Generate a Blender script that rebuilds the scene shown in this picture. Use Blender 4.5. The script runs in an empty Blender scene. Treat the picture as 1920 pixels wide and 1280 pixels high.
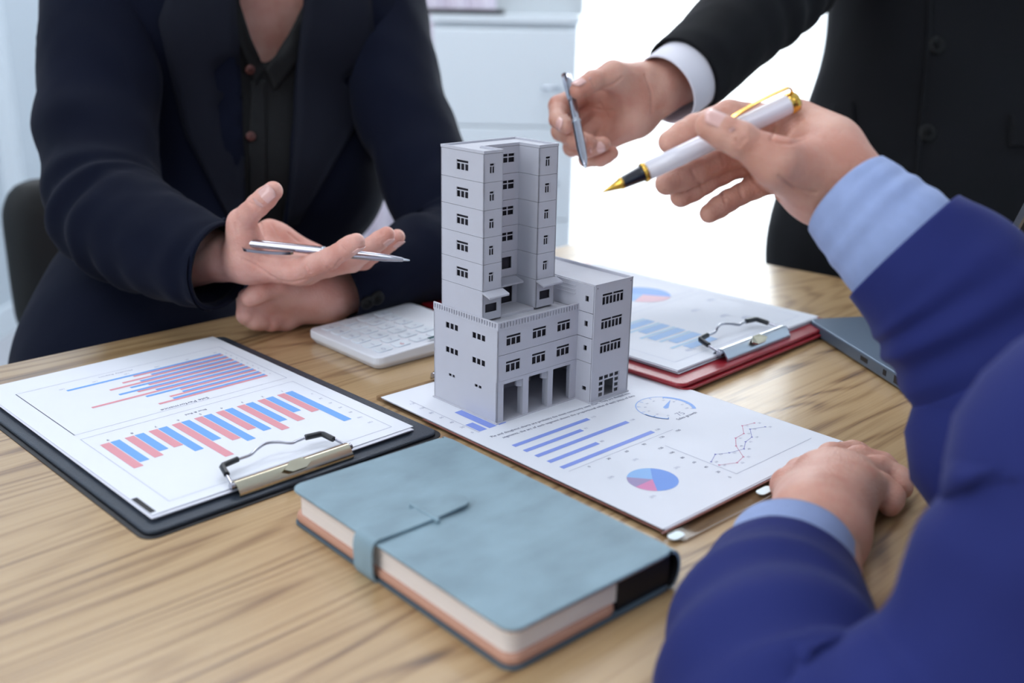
import bpy, bmesh, math, random
import numpy as np
from mathutils import Vector, Matrix
from mathutils.bvhtree import BVHTree
C = bpy.context.scene.collection
scene = bpy.context.scene
random.seed(4)
TZ = 0.75                                   # height of the table top
# ---------------------------------------------------------------- camera
FPX, PITCH, ROLL, CH = 1947.94, 0.3168088, 0.0177963, 0.314876
cam_data = bpy.data.cameras.new('camera')
cam_data.sensor_width = 36.0
cam_data.lens = FPX / 1920.0 * 36.0
cam_data.clip_start = 0.02
cam_data.dof.use_dof = True
cam_data.dof.focus_distance = 0.81
cam_data.dof.aperture_fstop = 4.2
cam = bpy.data.objects.new('camera', cam_data); C.objects.link(cam)
cam.matrix_world = (Matrix.Translation((0, 0, TZ + CH)) @ Matrix.Rotation(math.pi/2 - PITCH, 4, 'X') @ Matrix.Rotation(ROLL, 4, 'Z'))
scene.camera = cam
# ---------------------------------------------------------------- world, lights, exposure
scene.view_settings.view_transform = 'Standard'
scene.view_settings.look = 'None'
scene.view_settings.gamma = 1.0
scene.view_settings.use_curve_mapping = False
scene.view_settings.exposure = -0.52
w = bpy.data.worlds.new('daylight'); scene.world = w; w.use_nodes = True
w.node_tree.nodes['Background'].inputs[0].default_value = (0.90, 0.97, 1.0, 1)
w.node_tree.nodes['Background'].inputs[1].default_value = 5.0
def area(name, loc, rot, sx, sy, power, col):
    l = bpy.data.lights.new(name, 'AREA'); l.shape = 'RECTANGLE'; l.size = sx; l.size_y = sy
    l.energy = power; l.color = col
    o = bpy.data.objects.new(name, l); C.objects.link(o); o.location = loc; o.rotation_euler = rot
    return o
PANELS = [(-0.95, 0.05, 15), (0.95, -0.7, 8), (0.35, 2.35, 17), (-0.9, 2.3, 30)]
for i, (lx, ly, pw) in enumerate(PANELS):
    area('ceiling_light', (lx, ly, 2.655), (0, 0, 0), 1.1, 0.55, pw, (0.93, 0.955, 1.0))
area('window_and_fill_light', (1.35, 3.52, 1.35), (math.radians(-90), 0, 0), 2.3, 2.3, 60, (0.88, 0.95, 1.0))  # daylight through the back window

area('window_and_fill_light', (-1.62, -1.0, 1.55), (math.radians(90), 0, math.radians(-90)), 1.7, 1.5, 34, (0.93, 0.965, 1.0))  # added fill from the left, brightens upright faces; no window known there

# ================================================================ helpers
def cray(px, py):
    a, b = px - 960.0, py - 640.0
    X = a*math.cos(ROLL) + b*math.sin(ROLL); Y = -a*math.sin(ROLL) + b*math.cos(ROLL)
    x, up = X/FPX, -Y/FPX
    return Vector((x, math.cos(PITCH) + up*math.sin(PITCH), -math.sin(PITCH) + up*math.cos(PITCH)))
EYE = Vector((0, 0, TZ + CH))
def at(px, py, d): return EYE + cray(px, py)*d
def onz(px, py, z=0.0):
    r = cray(px, py); return EYE + r*((TZ + z - EYE.z)/r.z)
CR = cam.matrix_world.to_3x3()
def cdir(x, y, z): return (CR @ Vector((x, y, z))).normalized()   # right, up, towards the viewer

def lin(c):
    c = c/255.0
    return c/12.92 if c <= 0.04045 else ((c+0.055)/1.055)**2.4
def rgb(r, g, b): return (lin(r), lin(g), lin(b), 1)
def mat(name, col, rough=0.5, metal=0.0, coat=0.0, spec=0.5, noise=0.0, nscale=30, bump=0.0, bscale=200, sheen=0.0, sss=0.0, trans=0.0, stretch=None, coatr=0.1):
    m = bpy.data.materials.new(name); m.use_nodes = True
    nt = m.node_tree; N = nt.nodes; L = nt.links; b = N['Principled BSDF']
    b.inputs['Base Color'].default_value = col
    b.inputs['Roughness'].default_value = rough
    b.inputs['Metallic'].default_value = metal
    b.inputs['Specular IOR Level'].default_value = spec
    b.inputs['Coat Weight'].default_value = coat
    b.inputs['Coat Roughness'].default_value = coatr
    if sheen: b.inputs['Sheen Weight'].default_value = sheen; b.inputs['Sheen Roughness'].default_value = 0.4
    if sss:
        b.inputs['Subsurface Weight'].default_value = sss
        b.inputs['Subsurface Radius'].default_value = (0.9, 0.32, 0.18); b.inputs['Subsurface Scale'].default_value = 0.006
    if trans: b.inputs['Transmission Weight'].default_value = trans
    tc = N.new('ShaderNodeTexCoord'); mp = N.new('ShaderNodeMapping'); L.new(tc.outputs['Object'], mp.inputs[0])
    if stretch: mp.inputs['Scale'].default_value = stretch
    if noise:
        n = N.new('ShaderNodeTexNoise'); n.inputs['Scale'].default_value = nscale; n.inputs['Detail'].default_value = 5
        L.new(mp.outputs[0], n.inputs['Vector'])
        r = N.new('ShaderNodeMapRange'); r.inputs[3].default_value = 1-noise; r.inputs[4].default_value = 1+noise
        r.inputs[1].default_value = 0.25; r.inputs[2].default_value = 0.75
        L.new(n.outputs[0], r.inputs[0])
        mx = N.new('ShaderNodeVectorMath'); mx.operation = 'SCALE'
        mx.inputs[0].default_value = col[:3]; L.new(r.outputs[0], mx.inputs['Scale']); L.new(mx.outputs[0], b.inputs['Base Color'])
    if bump:
        n2 = N.new('ShaderNodeTexNoise'); n2.inputs['Scale'].default_value = bscale; n2.inputs['Detail'].default_value = 3
        L.new(mp.outputs[0], n2.inputs['Vector'])
        bp = N.new('ShaderNodeBump'); bp.inputs['Strength'].default_value = bump; bp.inputs['Distance'].default_value = 0.001
        L.new(n2.outputs[0], bp.inputs['Height']); L.new(bp.outputs[0], b.inputs['Normal'])
    return m

class MB:
    """collects shapes for one mesh object"""
    def __init__(s): s.v = []; s.f = []; s.m = []; s.sm = []
    def add(s, vs, fs, mi=0, smooth=False):
        o = len(s.v); s.v += [tuple(v) for v in vs]; s.f += [tuple(i+o for i in f) for f in fs]
        s.m += [mi]*len(fs); s.sm += [smooth]*len(fs)
    def box(s, a, b, mi=0, M=None):
        x0, y0, z0 = a; x1, y1, z1 = b
        vs = [Vector(p) for p in ((x0,y0,z0),(x1,y0,z0),(x1,y1,z0),(x0,y1,z0),(x0,y0,z1),(x1,y0,z1),(x1,y1,z1),(x0,y1,z1))]
        if M is not None: vs = [M @ v for v in vs]
        s.add(vs, [(0,3,2,1),(4,5,6,7),(0,1,5,4),(1,2,6,5),(2,3,7,6),(3,0,4,7)], mi)
    def prism(s, poly, z0, z1, mi=0, M=None):
        n = len(poly)
        vs = [Vector((x, y, z0)) for x, y in poly] + [Vector((x, y, z1)) for x, y in poly]
        if M is not None: vs = [M @ v for v in vs]
        s.add(vs, [tuple(range(n))[::-1], tuple(range(n, 2*n))] + [(i, (i+1) % n, n+(i+1) % n, n+i) for i in range(n)], mi)
    def flat(s, poly, z, mi=0, M=None):
        vs = [Vector((x, y, z)) for x, y in poly]
        if M is not None: vs = [M @ v for v in vs]
        s.add(vs, [tuple(range(len(poly)))], mi)
    def tube(s, pts, rad, n=12, mi=0, cap=True, closed=False):
        pts = [Vector(p) for p in pts]; k = len(pts)
        rad = rad if isinstance(rad, (list, tuple)) else [rad]*k
        up = None; vs = []
        for i, p in enumerate(pts):
            t = (pts[min(i+1, k-1)] - pts[max(i-1, 0)]).normalized()
            if up is None:
                up = t.orthogonal().normalized()
            up = (up - t*up.dot(t)).normalized(); sd = t.cross(up)
            for j in range(n):
                a = 2*math.pi*j/n; vs.append(p + (up*math.cos(a) + sd*math.sin(a))*rad[i])
        fs = [(i*n+j, i*n+(j+1) % n, (i+1)*n+(j+1) % n, (i+1)*n+j) for i in range(k-1) for j in range(n)]
        s.add(vs, fs, mi, True)
        if cap:
            s.add(vs[:n], [tuple(range(n))[::-1]], mi); s.add(vs[-n:], [tuple(range(n))], mi)
    def lathe(s, a, b, prof, n=24, mi=0, smooth=True):
        """profile [(t along a->b in 0..1, radius)]"""
        a = Vector(a); b = Vector(b); s.tube([a.lerp(b, t) for t, r in prof], [max(r, 1e-5) for t, r in prof], n, mi)
    def build(s, name, mats, parent=None, bevel=0, label=None, kind=None):
        me = bpy.data.meshes.new(name); me.from_pydata(s.v, [], s.f)
        for m_ in (mats if isinstance(mats, (list, tuple)) else [mats]): me.materials.append(m_)
        me.polygons.foreach_set('material_index', s.m); me.polygons.foreach_set('use_smooth', s.sm); me.update()
        o = bpy.data.objects.new(name, me); C.objects.link(o)
        if parent is not None: o.parent = parent
        if bevel:
            b = o.modifiers.new('bevel', 'BEVEL'); b.width = bevel; b.segments = 2; b.limit_method = 'ANGLE'; b.angle_limit = 0.6
        if label: o['label'] = label
        if kind: o['kind'] = kind
        return o
def empty(name, label, cat, loc=(0, 0, 0), rz=0.0, group=None):
    o = bpy.data.objects.new(name, None); C.objects.link(o); o.location = loc; o.rotation_euler = (0, 0, rz)
    o.empty_display_size = 0.02
    return tag(o, label, cat, group)
def tag(o, label, cat, group=None):
    o['label'] = label; o['category'] = cat
    if group: o['group'] = group
    return o
def local(o, root):
    """parent o (built in world space) to root without moving it"""
    o.parent = root
    o.matrix_parent_inverse = (Matrix.Translation(root.location) @ root.rotation_euler.to_matrix().to_4x4()).inverted()
    return o
def roundrect(x0, y0, x1, y1, r, n=5):
    P = []
    for cx, cy, a0 in ((x1-r, y0+r, -90), (x1-r, y1-r, 0), (x0+r, y1-r, 90), (x0+r, y0+r, 180)):
        for i in range(n+1):
            a = math.radians(a0 + 90*i/n); P.append((cx+r*math.cos(a), cy+r*math.sin(a)))
    return P
_tc = {}
def text_shape(txt, size):
    cu = bpy.data.curves.new('t', 'FONT'); cu.body = txt; cu.size = size; cu.resolution_u = 2
    o = bpy.data.objects.new('t', cu); C.objects.link(o)
    dg = bpy.context.evaluated_depsgraph_get(); me = bpy.data.meshes.new_from_object(o.evaluated_get(dg))
    vs = [v.co.copy() for v in me.vertices]; fs = [tuple(p.vertices) for p in me.polygons]
    bpy.data.objects.remove(o); bpy.data.curves.remove(cu); bpy.data.meshes.remove(me)
    return vs, fs
def put_text(mb, txt, x, y, size, rot=0.0, mi=0, z=0.0, width=None):
    vs, fs = text_shape(txt, size)
    if not vs: return
    x1 = max(v.x for v in vs); sx = (width/x1) if width else 1.0
    c, s_ = math.cos(rot), math.sin(rot)
    mb.add([(x + c*v.x*sx - s_*v.y, y + s_*v.x*sx + c*v.y, z) for v in vs], fs, mi)

# ---------------------------------------------------------------- implicit surfaces
class Field:
    def __init__(s, lo, hi, res):
        s.lo = np.array(lo, float); s.res = res
        s.n = np.maximum(np.ceil((np.array(hi, float)-s.lo)/res).astype(int)+1, 4)
        s.D = np.full(s.n, 0.05, np.float32)
    def block(s, lo, hi, pad):
        a = np.clip(np.floor((np.minimum(lo, hi)-pad-s.lo)/s.res).astype(int), 0, s.n-1)
        b = np.clip(np.ceil((np.maximum(lo, hi)+pad-s.lo)/s.res).astype(int)+1, 1, s.n)
        if np.any(b <= a): return None, None
        sl = tuple(slice(i, j) for i, j in zip(a, b))
        g = np.meshgrid(*[(s.lo[k]+np.arange(a[k], b[k])*s.res).astype(np.float32) for k in range(3)], indexing='ij')
        return sl, g
    def dist(s, g, a, b, ra, rb):
        ab = b-a; L = float(ab@ab)+1e-12
        px, py, pz = g[0]-a[0], g[1]-a[1], g[2]-a[2]
        h = np.clip((px*ab[0]+py*ab[1]+pz*ab[2])/L, 0, 1)
        return np.sqrt((px-h*ab[0])**2+(py-h*ab[1])**2+(pz-h*ab[2])**2)-(ra+(rb-ra)*h)
    @staticmethod
    def smin(a, b, k):
        if k <= 0: return np.minimum(a, b)
        h = np.maximum(k-np.abs(a-b), 0)/k
        return np.minimum(a, b)-h*h*k*0.25
    def cap(s, a, b, ra, rb=None, k=0.004):
        rb = ra if rb is None else rb
        a = np.array(a, float); b = np.array(b, float)
        sl, g = s.block(a, b, max(ra, rb)+k+3*s.res)
        if sl is None: return
        s.D[sl] = s.smin(s.D[sl], s.dist(g, a, b, ra, rb), k)
    def ell(s, c, r, M=None, k=0.004, cut=False):
        c = np.array(c, float); r = np.array(r, float)
        sl, g = s.block(c, c, max(r)+k+3*s.res)
        if sl is None: return
        M = np.eye(3) if M is None else np.array(M)      # columns: axes
        q = [((g[0]-c[0])*M[0][i]+(g[1]-c[1])*M[1][i]+(g[2]-c[2])*M[2][i])/r[i] for i in range(3)]
        l = np.sqrt(q[0]**2+q[1]**2+q[2]**2)+1e-6
        d = (l-1)*float(min(r))*np.where(l < 1, 1, 1.0)
        if cut: s.D[sl] = -s.smin(-s.D[sl], d, k)
        else: s.D[sl] = s.smin(s.D[sl], d, k)
    def finger(s, P, pts, rad, k=0.005, kk=0.002):
        """P: palm field; chain blended to the palm but not to its neighbours"""
        lo = np.min(pts, 0); hi = np.max(pts, 0)
        sl, g = s.block(lo, hi, max(rad)+k+3*s.res)
        G = None
        for i in range(len(pts)-1):
            d = s.dist(g, np.array(pts[i], float), np.array(pts[i+1], float), rad[i], rad[i+1])
            G = d if G is None else s.smin(G, d, kk)
        s.D[sl] = np.minimum(s.D[sl], s.smin(P[sl], G, k))
    def mesh(s, smooth=2):
        D = s.D; n = D.shape
        I = (D < 0)
        mixed = np.zeros(tuple(i-1 for i in n), bool)
        acc = np.zeros(mixed.shape+(3,), np.float32); cnt = np.zeros(mixed.shape, np.float32)
        ref = I[:-1, :-1, :-1]
        for ax in range(3):
            sa = [slice(None)]*3; sb = [slice(None)]*3
            sa[ax] = slice(0, -1); sb[ax] = slice(1, None)
            A, B = D[tuple(sa)], D[tuple(sb)]
            cr = (A < 0) != (B < 0)
            t = np.where(cr, A/np.where(cr, A-B, 1), 0)
            o = [i for i in range(3) if i != ax]
            for p in (0, 1):
                for q in (0, 1):
                    ss = [slice(None)]*3
                    ss[o[0]] = slice(p, n[o[0]]-1+p); ss[o[1]] = slice(q, n[o[1]]-1+q)
                    c = cr[tuple(ss)]; tt = t[tuple(ss)]
                    cnt += c
                    acc[..., ax] += np.where(c, tt, 0); acc[..., o[0]] += c*p; acc[..., o[1]] += c*q
        mixed = cnt > 0
        idx = np.full(mixed.shape, -1, np.int64); ii = np.argwhere(mixed); idx[mixed] = np.arange(len(ii))
        V = s.lo + s.res*(ii + acc[mixed]/cnt[mixed][:, None])
        F = []
        for ax in range(3):
            o = [i for i in range(3) if i != ax]
            sa = [slice(1, -1)]*3; sb = [slice(1, -1)]*3
            sa[ax] = slice(0, -1); sb[ax] = slice(1, None)
            a_, b_ = I[tuple(sa)], I[tuple(sb)]
            e = np.argwhere(a_ != b_)
            if not len(e): continue
            fl = a_[tuple(e.T)]
            base = e.copy(); base[:, o[0]] += 1; base[:, o[1]] += 1
            def gi(p, q):
                c = base.copy(); c[:, o[0]] -= p; c[:, o[1]] -= q; return idx[tuple(c.T)]
            quad = np.stack([gi(1, 1), gi(0, 1), gi(0, 0), gi(1, 0)], 1)
            if ax == 1: fl = ~fl
            quad[~fl] = quad[~fl][:, ::-1]
            F.append(quad)
        F = np.concatenate(F)
        E = np.concatenate([F[:, [0, 1]], F[:, [1, 2]], F[:, [2, 3]], F[:, [3, 0]]])
        for _ in range(smooth):
            S = np.zeros_like(V); N = np.zeros(len(V))
            for k in range(3):
                S[:, k] = np.bincount(E[:, 0], V[E[:, 1], k], len(V)) + np.bincount(E[:, 1], V[E[:, 0], k], len(V))
            N = np.bincount(E[:, 0], minlength=len(V)) + np.bincount(E[:, 1], minlength=len(V))
            V = V*0.45 + 0.55*S/N[:, None]
        return V, F
def vnormals(V, F):
    n = np.cross(V[F[:, 2]]-V[F[:, 0]], V[F[:, 3]]-V[F[:, 1]])
    N = np.zeros_like(V)
    for j in range(4):
        for k in range(3): N[:, k] += np.bincount(F[:, j], n[:, k], len(V))
    return N/(np.linalg.norm(N, axis=1)[:, None]+1e-12)
def np_obj(name, V, F, m, parent=None):
    me = bpy.data.meshes.new(name)
    me.vertices.add(len(V)); me.vertices.foreach_set('co', np.asarray(V, np.float32).ravel())
    me.loops.add(4*len(F)); me.loops.foreach_set('vertex_index', np.asarray(F, np.int32).ravel())
    me.polygons.add(len(F)); me.polygons.foreach_set('loop_start', np.arange(0, 4*len(F), 4, dtype=np.int32))
    me.polygons.foreach_set('loop_total', np.full(len(F), 4, np.int32))
    me.update(calc_edges=True); me.validate(); me.polygons.foreach_set('use_smooth', np.ones(len(me.polygons), bool))
    for mm in (m if isinstance(m, list) else [m]): me.materials.append(mm)
    o = bpy.data.objects.new(name, me); C.objects.link(o)
    if parent is not None: local(o, parent)
    return o
_rs = np.random.RandomState(7)
_K = [(_rs.normal(size=3)*f, _rs.uniform(0, 6.28), 1.0/f**0.9) for f in (9, 11, 17, 21, 31, 38, 55) for _ in range(3)]
def wrinkle(V, freq=1.0, seed=0.0, ridge=False):
    out = np.zeros(len(V)); tot = 0
    for i, (k, ph, a) in enumerate(_K):
        wv = np.sin(V@(k[::-1]*0.6*freq)+ph*2+seed)*1.1
        x = np.sin(V@(k*freq)+ph+seed*1.7+wv)
        out += a*((1-2*np.abs(x)) if ridge else x); tot += a
    return out/tot*2.2
def catmull(P, n):
    P = [np.array(p, float) for p in P]; P = [2*P[0]-P[1]]+P+[2*P[-1]-P[-2]]
    out = []; m_ = len(P)-3
    for i in range(n):
        t = i/(n-1)*m_; k = min(int(t), m_-1); u = t-k
        a, b, c, d = P[k:k+4]
        out.append(0.5*((2*b)+(c-a)*u+(2*a-5*b+4*c-d)*u*u+(3*b-a-3*c+d)*u**3))
    return np.array(out)
def loft(name, spec, m, parent, nr=70, ns=48, amp=0.0, seed=0.0, thick=0.0022, rings=(), flat=None, freq=1.0, tilt=None):
    """spec: [(point, radius)] ; open tube of cloth. rings: [(t, width, depth, bunch)] folds around the tube"""
    Q = catmull([tuple(p)+(r,) for p, r in spec], nr)
    P, R = Q[:, :3], Q[:, 3]
    T = np.gradient(P, axis=0); T /= np.linalg.norm(T, axis=1)[:, None]
    up = np.array(Vector(T[0]).orthogonal().normalized() if flat is None else flat, float)
    V = []
    for i in range(nr):
        up = up-T[i]*(up@T[i]); up /= np.linalg.norm(up); sd = np.cross(T[i], up)
        t = i/(nr-1)
        for j in range(ns):
            a = 2*math.pi*j/ns; r = R[i]
            for (t0, wd, dep, cyc, ph) in rings:
                g = math.exp(-((t-t0)/wd)**2)
                r += 0.62*dep*g*math.sin(cyc*(t-t0)*6.28+ph+1.4*math.sin(a+ph))*(0.55+0.45*math.cos(a-ph*1.3))
            off = 0
            if tilt and i < 6: off = 0
            V.append(P[i]+(up*math.cos(a)+sd*math.sin(a))*r)
    V = np.array(V)
    if amp:
        Cn = np.repeat(P, ns, axis=0); d = V-Cn; d /= np.linalg.norm(d, axis=1)[:, None]
        V = V+d*((wrinkle(V, freq, seed)+1.3*wrinkle(V, freq*0.9, seed+2.2, True))[:, None]*amp)
    F = np.array([(i*ns+j, (i+1)*ns+j, (i+1)*ns+(j+1) % ns, i*ns+(j+1) % ns) for i in range(nr-1) for j in range(ns)])[:, ::-1]
    o = np_obj(name, V, F, m, parent)
    if thick:
        so = o.modifiers.new('cloth', 'SOLIDIFY'); so.thickness = thick; so.offset = -1
    return o
def trim_edges(V, F, it=14):
    """smooths the cut edges of a garment mesh"""
    E = np.concatenate([F[:, [0, 1]], F[:, [1, 2]], F[:, [2, 3]], F[:, [3, 0]]]); key = np.sort(E, 1)
    u, inv, cnt = np.unique(key, axis=0, return_inverse=True, return_counts=True); B = u[cnt == 1]
    V = V.copy(); deg = np.bincount(B.ravel(), minlength=len(V)); m_ = deg == 2
    for _ in range(it):
        S = np.zeros_like(V)
        for k in range(3): S[:, k] = np.bincount(B[:, 0], V[B[:, 1], k], len(V))+np.bincount(B[:, 1], V[B[:, 0], k], len(V))
        V[m_] = V[m_]*.4+.6*S[m_]/2
    return V
def bvh_of(objs):
    vs = []; fs = []
    for o in objs:
        me = o.data; k = len(vs); vs += [v.co.copy() for v in me.vertices]; fs += [tuple(i+k for i in p.vertices) for p in me.polygons]
    return BVHTree.FromPolygons(vs, fs)
def drape(name, bvh, quads, m, parent, off=0.002, thick=0.002, label=None):
    """cloth piece laid on a garment: quads = two outlines [(px,py)] of equal length, filled with a grid between them"""
    A, B = quads; nu = 8; V = []; n = 0
    rows = 26
    def samp(P, t):
        k = t*(len(P)-1); i = min(int(k), len(P)-2); u = k-i
        return (P[i][0]*(1-u)+P[i+1][0]*u, P[i][1]*(1-u)+P[i+1][1]*u)
    last = None; hits = []
    for i in range(rows):
        a = samp(A, i/(rows-1)); b = samp(B, i/(rows-1))
        for j in range(nu):
            u = j/(nu-1); px, py = a[0]*(1-u)+b[0]*u, a[1]*(1-u)+b[1]*u
            r = cray(px, py).normalized(); h, nn, _, d = bvh.ray_cast(EYE, r)
            if h is None: h = EYE+r*(last or 1.25); d = last or 1.25
            last = d; hits.append((r, d))
    V = np.array([(EYE+r*(d-off)) for r, d in hits])
    G = V.reshape(rows, nu, 3)
    for _ in range(3):
        H = G.copy(); H[1:-1, 1:-1] = (G[2:, 1:-1]+G[:-2, 1:-1]+G[1:-1, 2:]+G[1:-1, :-2]+G[1:-1, 1:-1]*2)/6; G = H
    V = G.reshape(-1, 3)
    F = np.array([(i*nu+j, (i+1)*nu+j, (i+1)*nu+j+1, i*nu+j+1) for i in range(rows-1) for j in range(nu-1)])
    o = np_obj(name, V, F, m, parent)
    s = o.modifiers.new('cloth', 'SOLIDIFY'); s.thickness = thick; s.offset = 0
    if label: o['label'] = label
    return o

# ================================================================ materials
def wood_mat():
    m = bpy.data.materials.new('oak'); m.use_nodes = True; nt = m.node_tree; N = nt.nodes; L = nt.links; b = N['Principled BSDF']
    tc = N.new('ShaderNodeTexCoord'); mp = N.new('ShaderNodeMapping'); L.new(tc.outputs['Object'], mp.inputs[0])
    mp.inputs['Rotation'].default_value = (0, 0, math.radians(-45)); 
    def noise(scale, sx, sy, det, dist=0.0):
        q = N.new('ShaderNodeMapping'); q.inputs['Scale'].default_value = (sx, sy, 1); L.new(mp.outputs[0], q.inputs[0])
        n = N.new('ShaderNodeTexNoise'); n.inputs['Scale'].default_value = scale; n.inputs['Detail'].default_value = det
        n.inputs['Distortion'].default_value = dist; L.new(q.outputs[0], n.inputs['Vector']); return n.outputs[0]
    def mth(op, a, c, d=None):
        n = N.new('ShaderNodeMath'); n.operation = op
        for i, x in enumerate((a, c, d)):
            if x is None: continue
            if isinstance(x, (int, float)): n.inputs[i].default_value = x
            else: L.new(x, n.inputs[i])
        return n.outputs[0]
    big = noise(1.0, 1.1, 9.0, 2.0, 0.25)                 # cathedral figure
    rings = mth('SINE', mth('MULTIPLY', big, 130.0), 0)
    rings = mth('POWER', mth('MULTIPLY_ADD', rings, 0.5, 0.5), 2.4)
    fine = noise(1.0, 9, 420, 3)                          # pores
    med = noise(1.0, 3, 60, 3)
    pores = mth('MULTIPLY', mth('SUBTRACT', fine, 0.45), 1.2)
    f = mth('ADD', mth('MULTIPLY', rings, mth('MULTIPLY', med, 0.95)), mth('ADD', pores, mth('MULTIPLY_ADD', med, 0.7, -0.35)))
    cr = N.new('ShaderNodeValToRGB'); L.new(f, cr.inputs[0])
    e = cr.color_ramp.elements; e[0].position = 0.0; e[0].color = rgb(188, 156, 114); e[1].position = 0.95; e[1].color = rgb(102, 75, 50)
    x = cr.color_ramp.elements.new(0.35); x.color = rgb(172, 139, 97)
    x = cr.color_ramp.elements.new(0.62); x.color = rgb(148, 114, 77)
    L.new(cr.outputs[0], b.inputs['Base Color'])
    b.inputs['Roughness'].default_value = 0.34; b.inputs['Specular IOR Level'].default_value = 0.55
    bp = N.new('ShaderNodeBump'); bp.inputs['Strength'].default_value = 0.25; bp.inputs['Distance'].default_value = 0.0004; bp.invert = True
    L.new(f, bp.inputs['Height']); L.new(bp.outputs[0], b.inputs['Normal'])
    return m
M_wood = wood_mat(); M_wood.node_tree.nodes['Principled BSDF'].inputs['Coat Weight'].default_value = 0.55; M_wood.node_tree.nodes['Principled BSDF'].inputs['Coat Roughness'].default_value = 0.16
M_wall = mat('wall_paint', rgb(214, 224, 232), 0.85, noise=0.01, nscale=3, bump=0.1, bscale=300)
M_ceil = mat('ceiling_paint', rgb(238, 240, 242), 0.9)
M_floor = mat('floor_tile', rgb(196, 198, 204), 0.3, noise=0.04, nscale=4)
M_white = mat('white_lacquer', rgb(238, 246, 252), 0.4)
M_paper = mat('paper', rgb(233, 235, 243), 0.75, spec=0.25, noise=0.012, nscale=20)
M_paper2 = mat('paper_edge', rgb(222, 222, 232), 0.8, spec=0.2)
M_ink = mat('ink_dark', rgb(70, 72, 110), 0.7)
M_inkl = mat('ink_grey', rgb(165, 168, 190), 0.7)
M_blue = mat('ink_blue', rgb(116, 170, 236), 0.65)
M_red = mat('ink_red', rgb(226, 154, 164), 0.65)
M_peri = mat('ink_periwinkle', rgb(138, 158, 232), 0.65)
M_lblue = mat('ink_light_blue', rgb(146, 180, 238), 0.65)
M_pink = mat('ink_pink', rgb(222, 140, 185), 0.65)
M_mauve = mat('ink_mauve', rgb(165, 150, 190), 0.65)
M_faint = mat('ink_faint', rgb(196, 202, 224), 0.7)
M_gblue = mat('ink_pale_blue', rgb(168, 198, 236), 0.7)
M_plastic = mat('grey_plastic', rgb(196, 196, 206), 0.5, spec=0.35, noise=0.015, nscale=60, bump=0.03, bscale=600)
M_plasti2 = mat('grey_plastic_roof', rgb(200, 200, 208), 0.6, spec=0.3, noise=0.02, nscale=80)
M_shade_in = mat('interior_shade', rgb(48, 46, 56), 0.8)  # dark colour stands in for shade inside the enclosed model
M_navy = mat('navy_cloth', rgb(16, 20, 36), 0.9, spec=0.1, sheen=0.03, noise=0.12, nscale=9, bump=0.25, bscale=1400)
M_navy2 = mat('navy_lapel', rgb(17, 20, 33), 0.8, spec=0.22, sheen=0.03, noise=0.08, nscale=9, bump=0.2, bscale=1400)
M_black = mat('black_cloth', rgb(17, 18, 22), 0.85, spec=0.2, sheen=0.02, noise=0.15, nscale=9, bump=0.2, bscale=1400)
M_shirtk = mat('black_shirt', rgb(9, 10, 13), 0.65, spec=0.3, sheen=0.05)
M_bluec = mat('blue_suit', rgb(35, 43, 104), 0.8, spec=0.2, sheen=0.05, noise=0.08, nscale=8, bump=0.25, bscale=1200)
M_shirtb = mat('light_blue_shirt', rgb(150, 168, 212), 0.8, sheen=0.1, noise=0.05, nscale=120, bump=0.3, bscale=1500)
M_shirtw = mat('white_shirt', rgb(232, 230, 240), 0.8, bump=0.2, bscale=1500)
def skin_mat(name, col, dark):
    m = mat(name, col, 0.46, spec=0.4, sss=0.3, bump=0.6, bscale=520)
    N = m.node_tree.nodes; L = m.node_tree.links; b = N['Principled BSDF']; tc = N.new('ShaderNodeTexCoord')
    n = N.new('ShaderNodeTexNoise'); n.inputs['Scale'].default_value = 34; n.inputs['Detail'].default_value = 6; L.new(tc.outputs['Object'], n.inputs['Vector'])
    cr = N.new('ShaderNodeValToRGB'); L.new(n.outputs[0], cr.inputs[0]); e = cr.color_ramp.elements
    e[0].position = .36; e[0].color = (col[0]*.88, col[1]*.72, col[2]*.68, 1); e[1].position = .62; e[1].color = col
    L.new(cr.outputs[0], b.inputs['Base Color'])
    return m
M_skin = skin_mat('skin', rgb(230, 178, 164), 0)
M_skin2 = skin_mat('skin_warm', rgb(218, 168, 150), 0)
M_nail = mat('nail', rgb(232, 184, 176), 0.25, spec=0.6, coat=0.3)
M_chrome = mat('chrome', rgb(172, 172, 182), 0.12, metal=1.0)
M_steel = mat('brushed_steel', rgb(190, 196, 205), 0.28, metal=1.0)
M_brassy = mat('nickel_plate', rgb(200, 192, 170), 0.22, metal=1.0)
M_gold = mat('gold', rgb(222, 178, 84), 0.18, metal=1.0)
M_penw = mat('white_enamel', rgb(232, 228, 238), 0.22, coat=0.6)
M_penk = mat('black_enamel', rgb(20, 20, 34), 0.15, coat=0.6)
M_rubber = mat('black_rubber', rgb(26, 30, 36), 0.35)
M_board = mat('charcoal_leather', rgb(50, 58, 70), 0.42, noise=0.08, nscale=40, bump=0.5, bscale=900)
M_redl = mat('red_leather', rgb(150, 24, 38), 0.33, noise=0.05, nscale=40, bump=0.35, bscale=700, coat=0.2)
M_cover = mat('blue_suede', rgb(136, 160, 172), 0.55, spec=0.35, noise=0.17, nscale=26, bump=0.15, bscale=500, stretch=(1, 1.8, 1))
M_lining = mat('tan_lining', rgb(196, 146, 124), 0.6)
M_pages = mat('page_block', rgb(250, 238, 230), 0.8, noise=0.05, nscale=1.0, bump=0.5, bscale=20, stretch=(1, 1, 900))
M_blackin = mat('black_lining', rgb(16, 15, 20), 0.5)
M_calc = mat('calculator_white', rgb(228, 230, 238), 0.4)
M_key = mat('key_white', rgb(222, 228, 236), 0.45)
M_lcd = mat('display_strip', rgb(52, 86, 90), 0.2)
M_chair = mat('black_mesh', rgb(12, 17, 19), 0.6)
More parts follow.
